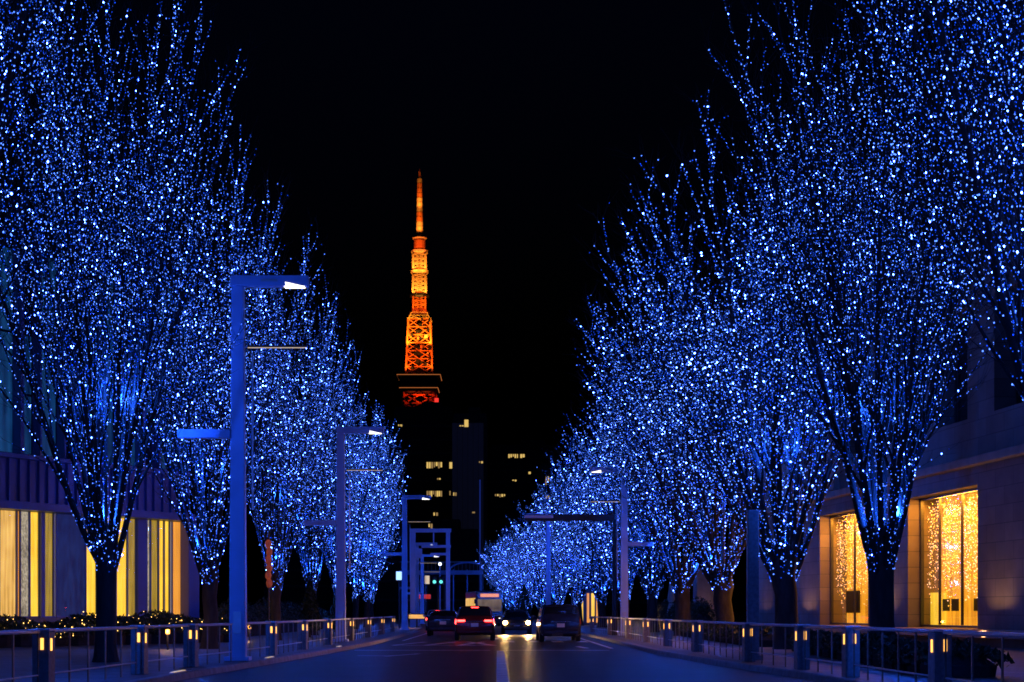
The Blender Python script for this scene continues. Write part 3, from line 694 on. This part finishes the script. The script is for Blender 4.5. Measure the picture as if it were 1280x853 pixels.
flood(391, (8, 15), 378, 3e3, (1, .2, .04), 90)
flood(371, (7, 14), 350, 1.5e4, AM, 80)
flood(343, (7, 14), 325, 1.4e4, AM, 80)
flood(318, (6, 13), 303, 5e3, (1, .25, .06), 70)
flood(299, (5, 15), 270, 2.0e4, AM, 60)
flood(270, (4, 14), 240, 1.4e4, AM, 60)

# ------------------------------------------------------------------ lamp posts
def lamp_post(x, ybase, d, top, label, sgn=1, extra=True):
    """sgn: +1 arm reaches right (left kerb), -1 arm reaches left"""
    root = empty('lamp_post', (x, d, PZ)); tag(root, label, 'lamp post', 'blue-lit lamp posts along the kerbs'); s = sgn
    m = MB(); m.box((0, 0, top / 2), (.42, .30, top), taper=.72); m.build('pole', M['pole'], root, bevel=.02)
    m = MB(); m.box((0, 0, .05), (.62, .5, .1)); m.build('base_plate', M['pole'], root, bevel=.01)
    m = MB(); m.box((0, -.149, .95), (.2, .02, .55)); m.build('hatch', M['rail'], root, bevel=.004)
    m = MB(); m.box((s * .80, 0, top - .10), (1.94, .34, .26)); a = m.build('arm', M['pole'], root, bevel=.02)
    m = MB(); m.add([(s * 1.20, -.176, top - .14), (s * 1.62, -.176, top - .235), (s * 1.22, -.176, top - .235)], [(0, 1, 2)]); m.box((s * 1.42, 0, top - .236), (.5, .26, .02)); m.build('lens', M['whitelamp'], a)
    m = MB(); m.box((s * .80, -.178, top - .10), (.42, .016, .06)); m.build('badge', M['rail'], a)
    if extra:
        m = MB(); m.box((s * .98, .0, top - 1.72), (1.5, .05, .05)); h = m.build('banner_arm', M['darkpole'], root)
        m = MB(); m.box((s * .98, .0, top - 1.755), (1.48, .04, .016)); m.build('light_strip', M['warmstrip'], h)
        m = MB(); m.tube([(s * .36, 0, top - 1.9), (s * .36, 0, top - 5.8)], .025, 6); m.build('banner_rod', M['rail'], root)
        m = MB(); m.box((-s * .84, 0, top - 3.92), (1.32, .32, .22)); m.build('side_lamp_head', M['pole'], root, bevel=.02)
    return root
lamp_post(-6.5, 832, 41, 9.72 - PZ, 'tall lamp post nearest on the left, blocking the warm-lit trunk')
lamp_post(-6.46, 806, 67.4, 8.93 - PZ, 'second lamp post along the left kerb, amid the lit trees')
lamp_post(-6.25, 0, 110, 9.15 - PZ, 'third lamp post on the left, just before the blue portal frame')
lamp_post(6.5, 0, 84, 8.75 - PZ, 'blue lamp post on the right kerb beside the dark mast', -1)
lamp_post(4.05, 0, 131, 9.2 - PZ, 'blue lamp post behind the parked van on the right', -1, False)
lamp_post(-7.0, 0, 142, 7.2, 'small far lamp post seen through the blue portal frame', 1)
lamp_post(-7.6, 0, 165, 7.0, 'farthest lamp post on the left, right of the portal frame leg', 1)
# dark mast with long arm
pm = P(770, 790, 84); top = P(770, 645, 84).z
root = empty('sign_mast', (pm.x, 84.8, PZ)); tag(root, 'dark mast with long horizontal arm reaching over the right lane', 'mast')
m = MB(); m.tube([(0, 0, 0), (0, 0, top + .6)], [.15, .11], 12); m.build('pole', M['darkpole'], root)
m = MB(); m.box((-2.35, 0, top - PZ - .05), (4.7, .28, .34)); m.build('arm', M['darkpole'], root, bevel=.03)
m = MB(); m.box((-3.95, -.02, top - PZ - .0), (1.5, .34, .16)); m.build('pale_lit_end', M['pole'], root, bevel=.02)  # paler sleeve paints the blue-lit end of the dark arm, no lamp
# grey pylon on the right kerb
root = empty('sign_pylon', (P(941, 800, 41.5).x, 41.5, PZ)); tag(root, 'plain grey pylon behind the right railing near the stone wall', 'pylon')
m = MB(); m.box((0, 0, 1.9), (.30, .26, 3.8), taper=.95); m.build('post', M['bollard'], root, bevel=.02); m = MB(); m.box((0, 0, .06), (.46, .42, .12)); m.build('base_plate', M['bollard'], root)
# blue portal frame over the left pavement
pf = P(538, 780, 128); zt = P(538, 667, 128).z; root = empty('portal_frame', (pf.x, 128, PZ)); tag(root, 'blue-lit square portal frame at the left kerb beyond the cars', 'sign frame')
hw = 22 / F * 128
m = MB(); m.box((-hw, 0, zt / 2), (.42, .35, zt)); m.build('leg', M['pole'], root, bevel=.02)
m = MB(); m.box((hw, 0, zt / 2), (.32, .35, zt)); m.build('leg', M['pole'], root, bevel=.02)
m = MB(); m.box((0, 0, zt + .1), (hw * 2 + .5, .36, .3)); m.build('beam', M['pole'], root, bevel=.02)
m = MB(); m.box((.25, 0, zt - .55), (.10, .1, 1.0)); m.build('hanger', M['pole'], root)
m = MB(); m.box((.45, 0, zt - 1.15), (2.3, .4, .22)); m.build('crossbar', M['pole'], root, bevel=.02)
m = MB(); m.box((-.95, -.1, zt - 1.7), (.62, .3, .75)); m.build('sign_box', M['pole'], root, bevel=.02)
m = MB(); m.box((.75, 0, zt - 1.75), (1.5, .4, .2)); m.build('lower_bar', M['pole'], root, bevel=.02)
# traffic signal and white lit sign
p = P(547, 728, 150); root = empty('traffic_signal', (p.x, 150, PZ)); tag(root, 'traffic signal with green lenses seen through the portal frame', 'traffic light')
m = MB(); m.tube([(0, 0, 0), (0, 0, p.z - PZ)], .09, 10); m.build('pole', M['darkpole'], root)
m = MB(); m.box((-.28, -.1, p.z), (.42, .25, .75)); m.box((.32, -.1, p.z), (.42, .25, .75)); m.build('housing', M['darkpole'], root, bevel=.03)
for xq in (-.28, .32): m = MB(); m.lathe([(.16, -.24), (.13, -.27)], 14, (xq, 0, p.z - .1), 'y'); m.build('lens', M['tealsignal'], root)
p = P(499, 720, 118); root = empty('lit_sign', (p.x, 118, PZ)); tag(root, 'small white lit box sign left of the portal frame', 'sign')
m = MB(); m.tube([(0, 0, 0), (0, 0, p.z - PZ - .2)], .05, 8); m.build('pole', M['darkpole'], root)
m = MB(); m.box((0, 0, p.z - PZ), (.5, .16, .68)); bo = m.build('housing', M['darkpole'], root, bevel=.02); m = MB(); m.box((0, -.085, p.z - PZ), (.42, .012, .6)); m.build('face', M['signwhite'], bo)
p = P(550, 707, 160); root = empty('street_light', (p.x, 160, PZ)); tag(root, 'slender street light with a round white lamp in the distance', 'street light')
m = MB(); m.tube([(0, 0, 0), (0, 0, p.z)], .06, 8); m.build('pole', M['pole'], root)
m = MB(); m.lathe([(.02, -.16), (.13, -.1), (.16, 0), (.13, .1), (.02, .16)], 12, (0, 0, p.z)); m.build('globe', emit('white_globe', (.8, .9, 1), 4), root)

# footbridge and glass canopy closing the view
z = P(540, 716, 205).z; x0 = P(500, 0, 205).x; x1 = P(604, 0, 205).x
root = empty('footbridge', ((x0 + x1) / 2, 205, 0)); tag(root, 'dim footbridge crossing the far end of the street behind the portal frame', 'bridge'); Wd = x1 - x0
m = MB(); m.box((0, 0, z), (Wd, 2.4, .5)); m.build('deck', M['pole'], root)
for q in (-.48, .05, .48): m = MB(); m.box((Wd * q, 0, z / 2 - .13), (.5, .8, z - .26)); m.build('pier', M['concrete'], root)
m = MB(); m.tube([(-Wd / 2, -1.15, z + 1.3), (Wd / 2, -1.15, z + 1.3)], .05, 6)
for i in range(22): m.box((-Wd / 2 + Wd * (i + .5) / 22, -1.15, z + .76), (.04, .04, 1.02))
m.build('railing', M['rail'], root)
z = P(585, 712, 178).z; cx = P(584, 0, 178).x
root = empty('bus_shelter', (cx, 178, 0)); tag(root, 'glass roofed shelter left of the oncoming bus', 'shelter')
for q in (-1.5, 0, 1.5): m = MB(); m.box((q, 0, z / 2), (.12, .12, z)); m.build('post', M['pole'], root)
m = MB(); pts = [(1.9 * math.cos(a), z - .1 + .8 * math.sin(a)) for a in np.linspace(.0, math.pi, 11)]
m.add([(x, -1.2, q) for x, q in pts] + [(x, 1.6, q) for x, q in pts] + [(x, -1.2, q + .08) for x, q in pts] + [(x, 1.6, q + .08) for x, q in pts], [f for i in range(10) for f in ((i, i + 1, i + 12, i + 11), (i + 22, i + 33, i + 34, i + 23), (i, i + 22, i + 23, i + 1), (i + 11, i + 12, i + 34, i + 33))])
m.build('roof', M['pole'], root)
def shop_sign(x, y, d, wd, ht, em, label):
    p = P(x, y, d); root = empty('shop_sign', (p.x, d, 0)); tag(root, label, 'sign')
    m = MB(); m.tube([(0, .08, 0), (0, .08, p.z)], .06, 8); m.build('pole', M['darkpole'], root)
    m = MB(); m.box((0, 0, p.z), (wd + .12, .16, ht + .12)); b = m.build('housing', M['darkpole'], root, bevel=.02); m = MB(); m.box((0, -.085, p.z), (wd, .02, ht)); m.build('face', em, b)
shop_sign(527, 746, 172, 1.9, .45, emit('red_sign_face', (.9, .05, .02), .5), 'low red lit sign seen beneath the portal frame')
shop_sign(534, 725, 180, .5, .9, emit('cream_sign_face', (1, .75, .45), .7), 'upright cream lit sign beneath the portal frame')
shop_sign(521, 771, 125, 1.2, .3, emit('amber_sign_face', (1, .55, .12), .6), 'low amber lit sign at the foot of the portal frame')

# red sculpture lantern on the left
p = P(336, 735, 66); z1 = P(336, 673, 66).z; root = empty('red_lantern_column', (p.x, 66, PZ)); tag(root, 'column of red lanterns hung before the warm-lit tree trunk', 'lantern')
m = MB(); m.tube([(0, 0, 0), (0, 0, z1 + .1)], .03, 8); m.build('pole', M['darkpole'], root)
for i in range(6):
    zc = p.z + .18 + i * (z1 - p.z - .1) / 6; m = MB(); m.lathe([(.05, -.18), (.11, -.1), (.13, 0), (.11, .1), (.05, .18)], 14, (.02 * (-1) ** i, 0, zc - PZ)); m.build('lantern', lit_curtain('red_lantern_paper', (.25, .02, .015), (1.0, .16, .06), .22, 9, 6), root, smooth=True)
# trunk-side warm lamp (lights the bark of the third tree)
def path_light(x, y, h, power, label, col=(1, .5, .16)):
    root = empty('path_light', (x, y, PZ)); tag(root, label, 'light', 'low warm path lights')
    m = MB(); m.tube([(0, 0, 0), (0, 0, h)], .035, 8); m.build('post', M['darkpole'], root)
    m = MB(); m.lathe([(.05, h), (.07, h + .02), (.07, h + .14), (.03, h + .16)], 12); m.build('lamp', M['warmslot'], root)
    L = bpy.data.lights.new('path_lamp', 'POINT'); L.energy = power; L.color = col; L.shadow_soft_size = .07
    lo = bpy.data.objects.new('path_lamp', L); COL.objects.link(lo); lo.parent = root; lo.location = (0, -.12, h + .1)
path_light(-10.4, 68.6, .5, 25, 'low path light beside the warm-lit trunk'); path_light(-10.6, 52.6, .5, 22, 'low path light beside the trunk at the shop corner')
path_light(10.6, 114, .6, 55, 'low path light beside the closed parasols')
path_light(11.9, 100, .6, 8, 'low path light before the right hedge')

path_light(-6.9, 124, .8, 60, 'low path light at the foot of the blue portal frame'); path_light(-7.8, 134, .8, 60, 'low path light behind the blue portal frame')

# closed parasols
def parasol(x, ytop, d, label):
    p = P(x, ytop, d); h = p.z - PZ; root = empty('parasol', (p.x, d, PZ)); tag(root, label, 'parasol', 'closed parasols on the right terrace')
    m = MB(); m.lathe([(.35, 0), (.35, .06), (.08, .09)], 16); m.build('base', M['darkpole'], root)
    m = MB(); m.tube([(0, 0, .05), (0, 0, h - .1)], .03, 8); m.build('pole', M['pole'], root)
    vs = []; N = 24; prof = [(.03, h), (.07, h - .15), (.13, h - .8), (.19, h - 1.5), (.12, h - 1.75), (.22, h - 2.4)]
    for r, z in prof:
        for k in range(N): rr = r * (1 + .28 * math.cos(k * math.pi * 2 * 8 / N)); a = 2 * math.pi * k / N; vs.append((rr * math.cos(a), rr * math.sin(a), z))
    m = MB(); m.add(vs, [(i * N + k, i * N + (k + 1) % N, (i + 1) * N + (k + 1) % N, (i + 1) * N + k) for i in range(len(prof) - 1) for k in range(N)] + [tuple(range(N))]); m.build('canopy', M['canvas'], root, smooth=True)
    m = MB(); m.lathe([(.15, h - 1.72), (.15, h - 1.78)], 14); m.build('tie', M['darkpole'], root)
parasol(813, 733, 122, 'closed cream parasol beside the right lamp post'); parasol(839, 720, 106, 'taller closed cream parasol nearer the stone pavilion')

# ------------------------------------------------------------------ railings and lit bollards
def make_bollard():
    root = empty('lit_bollard'); m = MB(); m.box((0, 0, .46), (.27, .27, .92)); m.build('post', M['bollard'], root, bevel=.012)
    m = MB(); m.box((0, 0, .94), (.30, .30, .035)); m.build('cap', M['rail'], root, bevel=.008)
    for lx in (.03,): m = MB(); m.box((lx, -.137, .72), (.05, .012, .18)); m.build('lamp', M['warmslot'], root)
    for sx in (-1, 1): m = MB(); m.box((sx * .137, -.03, .71), (.012, .06, .19)); m.build('lamp', M['warmslot'], root)
    return root
def make_rail(L):
    root = empty('railing_panel'); m = MB(); m.tube([(0, 0, .92), (L, 0, .92)], .032, 10); m.build('handrail', M['rail'], root, smooth=False)
    n = max(2, int(round(L / 1.15)) + 1)
    for i in range(n): m = MB(); xq = .05 + (L - .1) * i / (n - 1); m.box((xq, 0, .445), (.05, .022, .89)); m.build('post', M['bronze'], root)
    m = MB(); m.tube([(.08, 0, .24), (L - .08, 0, .24)], .014, 8); m.build('lower_rail', M['rail'], root)
    return root
LB = [(25.6, -7.1), (32, -7.0), (36.3, -6.8), (46, -6.35), (53, -6.3), (60.4, -6.25), (69.5, -6.25), (79, -6.25), (89, -6.3), (99, -6.35)]
RB = [(24.5, 6.62), (30.6, 6.6), (34.7, 6.45), (40.1, 6.15), (50, 6.1), (58, 6.02), (66, 6.0), (75, 6.0), (86.5, 5.95), (97, 5.6)]
proto_b = None
for side, Ls in (('left', LB), ('right', RB)):
    for i, (d, x) in enumerate(Ls):
        if proto_b is None: o = proto_b = make_bollard()
        else: o = copy_tree(proto_b)
        o.location = (x, d, PZ); o.rotation_euler = (0, 0, .12 * (-1 if side == 'left' else 1))
        lab = ('nearest lit bollard in the %s railing' % side) if i == 0 else 'lit bollard in the %s railing, %s beyond the nearest one' % (side, ORD[i - 1])
        tag(o, lab, 'bollard', 'lit bollards in the railings')
    segs = []
    start = (20, Ls[0][1] * 1.01)
    pts = [start] + Ls
    for i in range(len(pts) - 1):
        (d0, x0), (d1, x1) = pts[i], pts[i + 1]
        if side == 'left' and d0 == 36.3:
            xm = x0 + (x1 - x0) * (40.4 - d0) / (d1 - d0); segs += [((d0, x0), (40.4, xm + .1)), ((41.5, xm), (d1, x1))]
        else: segs.append(((d0, x0), (d1, x1)))
    for i, ((d0, x0), (d1, x1)) in enumerate(segs):
        v = Vector((x1 - x0, d1 - d0)); L = v.length - .5; u = v.normalized(); o = make_rail(L)
        o.location = (x0 + u.x * .25, d0 + u.y * .25, PZ); o.rotation_euler = (0, 0, math.atan2(u.y, u.x))
        lab = ('steel railing panel nearest the camera on the %s pavement' % side) if i == 0 else 'steel railing panel on the %s pavement, %s after the nearest' % (side, ORD[i - 1])
        tag(o, lab, 'railing', 'steel railing panels along the kerbs')
# glowing strips added for the bright warm dashes on the kerb
for x0, y0, lab in ((390, 823, 'added glowing kerb strip below the tall left lamp post, the farther one'), (315, 841, 'added glowing strip nearest the camera on the left kerb'), (528, 809, 'small added glowing kerb strip near the red-lit car')):
    d = F * (EYE - .14) / (y0 - HY); x = kl(d) - .12
    root = empty('kerb_glow_strip', (x, d, PZ + .008)); tag(root, lab, 'light', 'added glowing kerb strips'); m = MB(); m.box((0, 0, .012), (.1, 1.3, .024)); m.build('housing', M['rail'], root); m = MB(); m.box((0, 0, .03), (.07, 1.2, .012)); m.build('lens', M['warmstrip'], root)

# ------------------------------------------------------------------ vehicles
def cr(P0, P1, P2, P3, t): return .5 * ((2 * P1) + (-P0 + P2) * t + (2 * P0 - 5 * P1 + 4 * P2 - P3) * t * t + (-P0 + 3 * P1 - 3 * P2 + P3) * t ** 3)
class Loft:
    def __init__(s, st, W):
        rows = []
        for (y, zb, zbelt, ztop, wr, wbf) in st:
            h = W / 2 * wbf
            half = [(0, zb), (.80 * h, zb), (.97 * h, zb + .14), (h, zb + (zbelt - zb) * .62), (.965 * h, zbelt), (wr * h, max(ztop - .08, zbelt + .01)), (wr * .72 * h, ztop - .012), (0, ztop)]
            ring = [(x, y, z) for x, z in half] + [(-x, y, z) for x, z in half[-2:0:-1]]
            rows.append(ring)
        s.g = np.array(rows); s.nu, s.nv = s.g.shape[:2]
    def pt(s, u, v):
        g = s.g; i = int(min(max(math.floor(u), 0), s.nu - 2)); t = u - i; j = int(math.floor(v)); q = v - j
        def col(jj):
            jj %= s.nv; a = g[max(i - 1, 0), jj]; b = g[i, jj]; c = g[i + 1, jj]; d = g[min(i + 2, s.nu - 1), jj]
            lin = b + (c - b) * t; return lin * .6 + cr(a, b, c, d, t) * .4
        a, b, c, d = (col(j + k) for k in (-1, 0, 1, 2)); return .35 * (b + (c - b) * q) + .65 * cr(a, b, c, d, q)
    def nrm(s, u, v):
        e = .03; du = s.pt(min(u + e, s.nu - 1), v) - s.pt(max(u - e, 0), v); dv = s.pt(u, v + e) - s.pt(u, v - e); n = np.cross(du, dv); return n / (np.linalg.norm(n) + 1e-9)
    def body(s, name, m, parent):
        nu, nv = (s.nu - 1) * 4 + 1, s.nv * 3; V = [s.pt(i / 4, j / 3) for i in range(nu) for j in range(nv)]
        b = MB(); b.add(V, [(i * nv + j, (i + 1) * nv + j, (i + 1) * nv + (j + 1) % nv, i * nv + (j + 1) % nv) for i in range(nu - 1) for j in range(nv)] + [tuple(range(nv)), tuple((nu - 1) * nv + j for j in range(nv))[::-1]])
        return b.build(name, m, parent, smooth=True)
    def patch(s, name, u0, u1, v0, v1, m, parent, off=.012, n=8):
        b = MB(); V = []
        for i in range(n + 1):
            for j in range(n + 1):
                u, v = u0 + (u1 - u0) * i / n, v0 + (v1 - v0) * j / n; p = s.pt(u, v); V.append(p + s.nrm(u, v) * off)
        b.add(V, [(i * (n + 1) + j, (i + 1) * (n + 1) + j, (i + 1) * (n + 1) + j + 1, i * (n + 1) + j + 1) for i in range(n) for j in range(n)])
        return b.build(name, m, parent, smooth=True)
def wheels(root, W, ys, r=.34):
    for y in ys:
        for sx in (-1, 1):
            m = MB(); x = sx * (W / 2 - .10); m.lathe([(r * .62, -.11), (r * .93, -.11), (r, -.07), (r, .07), (r * .93, .11), (r * .62, .11)], 26, (x, y, r), 'x'); t = m.build('wheel', M['tyre'], root, smooth=False)
            m = MB(); m.lathe([(.03, sx * .1), (r * .6, sx * .105), (r * .63, sx * .08), (r * .63, -sx * .08)], 20, (x, y, r), 'x'); m.build('rim', M['rim'], t)
def car(name, label, x, d, rz, L, W, H, style, paint, tail=False, head=False):
    root = empty(name, (x, d, .006), rz); tag(root, label, 'van' if style == 'van' else 'car', 'cars on the street')
    h = -L / 2
    if style == 'van':
        st = [(h, .42, .80, .90, .86, .90), (h + .04, .30, .95, 1.05, .90, .96), (h + .10, .26, 1.02, 1.22, .92, .985), (h + .30, .24, 1.06, H - .10, .84, 1), (h + .55, .24, 1.06, H, .82, 1), (h + L * .55, .24, 1.05, H - .01, .82, 1), (h + L * .70, .24, 1.03, H - .14, .82, 1), (h + L * .88, .24, 1.0, 1.10, .86, .99), (h + L * .97, .26, .82, .92, .86, .95), (h + L, .36, .66, .74, .84, .86)]
    else:
        st = [(h, .45, .80, .88, .86, .88), (h + .05, .32, .92, 1.0, .90, .95), (h + .14, .28, .98, 1.12, .90, .98), (h + .62, .26, 1.0, H - .08, .78, 1), (h + .95, .26, 1.0, H, .76, 1), (h + L * .52, .26, .99, H - .01, .76, 1), (h + L * .60, .26, .98, H - .12, .77, 1), (h + L * .76, .26, .95, 1.03, .84, .99), (h + L * .96, .28, .80, .88, .86, .94), (h + L, .38, .62, .70, .84, .84)]
    lf = Loft(st, W); lf.body('body', paint, root)
    lf.patch('rear_window', 2.12, 3.0, 5.35, 8.65, M['glassdark'], root); lf.patch('windscreen', 6.12, 6.95, 5.25, 8.75, M['glassdark'], root)
    for v0, v1 in ((4.18, 4.93), (9.07, 9.82)):
        for u0, u1 in ((3.25, 4.35), (4.42, 5.2), (5.26, 6.05)): lf.patch('side_window', u0, u1, v0, v1, M['glassdark'], root)
    for v0, v1 in ((3.35, 4.35), (9.65, 10.65)):
        lf.patch('tail_light', .75, 2.4 if style == 'van' else 1.95, v0, v1, M['tail'] if tail else M['taildim'], root, .018)
        lf.patch('headlight', 8.05, 8.75, v0, v1, M['head'] if False else M['chrome'], root, .018)
    m = MB(); m.box((0, h - .012, .74), (.34, .02, .17)); m.build('number_plate', M['plate'], root); m = MB(); m.box((0, L / 2 + .012, .48), (.34, .02, .16)); m.build('number_plate', M['plate'], root)
    m = MB(); m.box((0, h + .0, .43), (W * .86, .16, .20)); m.build('rear_bumper', paint, root, bevel=.05); m = MB(); m.box((0, L / 2 - .03, .40), (W * .84, .18, .22)); m.build('front_bumper', paint, root, bevel=.05)
    m = MB(); m.box((0, h + .012, .90), (.9, .03, .04)); m.build('trim_strip', M['chrome'], root); m = MB(); m.box((0, L / 2 + .0, .62), (.8, .05, .12)); m.build('grille', M['chrome'], root)
    for sx in (-1, 1):
        m = MB(); m.box((sx * (W / 2 + .09), h + L * .70, 1.06), (.20, .10, .15)); m.build('mirror', paint, root, bevel=.03)
        m = MB(); m.box((sx * (W / 2 + .0), h + L * .45, 1.0), (.02, L * .5, .025)); m.build('door_trim', M['chrome'], root)
    if tail:
        for sx in (-1, 1): m = MB(); m.box((sx * W * .335, h + .02, .93), (W * .19, .10, .085)); m.build('tail_light', M['tail'], root, bevel=.02)
        u, v = 3.15, 7; p = lf.pt(u, v); m = MB(); m.box((0, p[1] - .05, p[2] - .02), (.34, .05, .05)); m.build('brake_light', M['tail'], root)
    if head:
        for sx in (-1, 1):
            m = MB(); m.lathe([(.125, .03), (.115, .06), (.05, .08)], 18, (sx * W * .375, L / 2 - .06, .70), 'y'); m.build('headlight', M['head'], root)
            S = bpy.data.lights.new('headlamp_beam', 'SPOT'); S.energy = 1000; S.color = (1, .60, .20); S.spot_size = R(60); S.spot_blend = .8; S.shadow_soft_size = .06
            so = bpy.data.objects.new('headlamp_beam', S); COL.objects.link(so); so.parent = root; so.location = (sx * W * .375, L / 2 + .08, .70); so.rotation_euler = (R(70), 0, 0)
    wheels(root, W, (h + L * .19, h + L * .80)); return root
PAINT = {'red': mat('dark_red_paint', (.10, .012, .012), .22, var=.1, spec=.7), 'black': mat('black_paint', (.025, .028, .045), .16, var=.2, spec=.8), 'grey': mat('grey_paint', (.10, .10, .11), .25, metal=.5, var=.1), 'silver': mat('silver_paint', (.35, .35, .37), .3, metal=.6, var=.1)}
car('parked_car', 'dark red car seen from behind with glowing tail lights', -1.06, 78, 0, 4.5, 1.86, 1.62, 'suv', PAINT['red'], tail=True)
car('oncoming_car', 'oncoming grey car with dazzling yellow headlights', 1.12, 98, math.pi, 4.4, 1.78, 1.47, 'suv', PAINT['grey'], head=True)
car('black_van', 'black van stopped by the right kerb', 2.78, 75.5, .02, 4.7, 1.84, 1.68, 'van', PAINT['black'])
car('parked_car', 'dark car half hidden left of the red-lit car', -3.0, 92, 0, 4.4, 1.76, 1.42, 'suv', PAINT['black'], tail=False)
car('parked_car', 'silver car queuing far along the left lane', -4.3, 118, .05, 4.4, 1.76, 1.5, 'suv', PAINT['silver'], tail=True)
# bus
bx = P(612, 760, 150); root = empty('bus', (bx.x, 150, .006), R(8)); tag(root, 'oncoming bus with lit windows far down the street', 'bus')
m = MB(); m.box((0, 4.2, 1.78), (2.45, 8.4, 2.95)); m.build('body', PAINT['silver'], root, bevel=.12)
m = MB(); m.box((0, -.012, 1.95), (2.2, .03, 1.1)); m.build('windscreen', lit_curtain('bus_interior', (.10, .06, .05), (.8, .55, .40), .26, 2, 1), root)
m = MB(); m.box((0, -.014, 2.85), (1.7, .03, .3)); m.build('destination_sign', emit('bus_sign', (1, .35, .2), .9), root)
for sx in (-1, 1):
    m = MB(); m.lathe([(.13, -.01), (.11, -.05), (.02, -.06)], 14, (sx * .9, 0, .85), 'y'); m.build('headlight', M['whitelamp'], root)
    m = MB(); m.box((sx * 1.36, -.15, 2.3), (.16, .12, .42)); m.build('mirror', M['blackplastic'], root, bevel=.03)
    for yq in (1.4, 2.9, 4.4, 5.9, 7.3): m = MB(); m.box((sx * 1.228, yq, 2.15), (.03, 1.25, .95)); m.build('side_window', CURT['c'], root)
m = MB(); m.box((0, -.02, .55), (2.3, .08, .3)); m.build('bumper', M['blackplastic'], root, bevel=.03)
wheels(root, 2.45, (1.9, 6.4), .48)
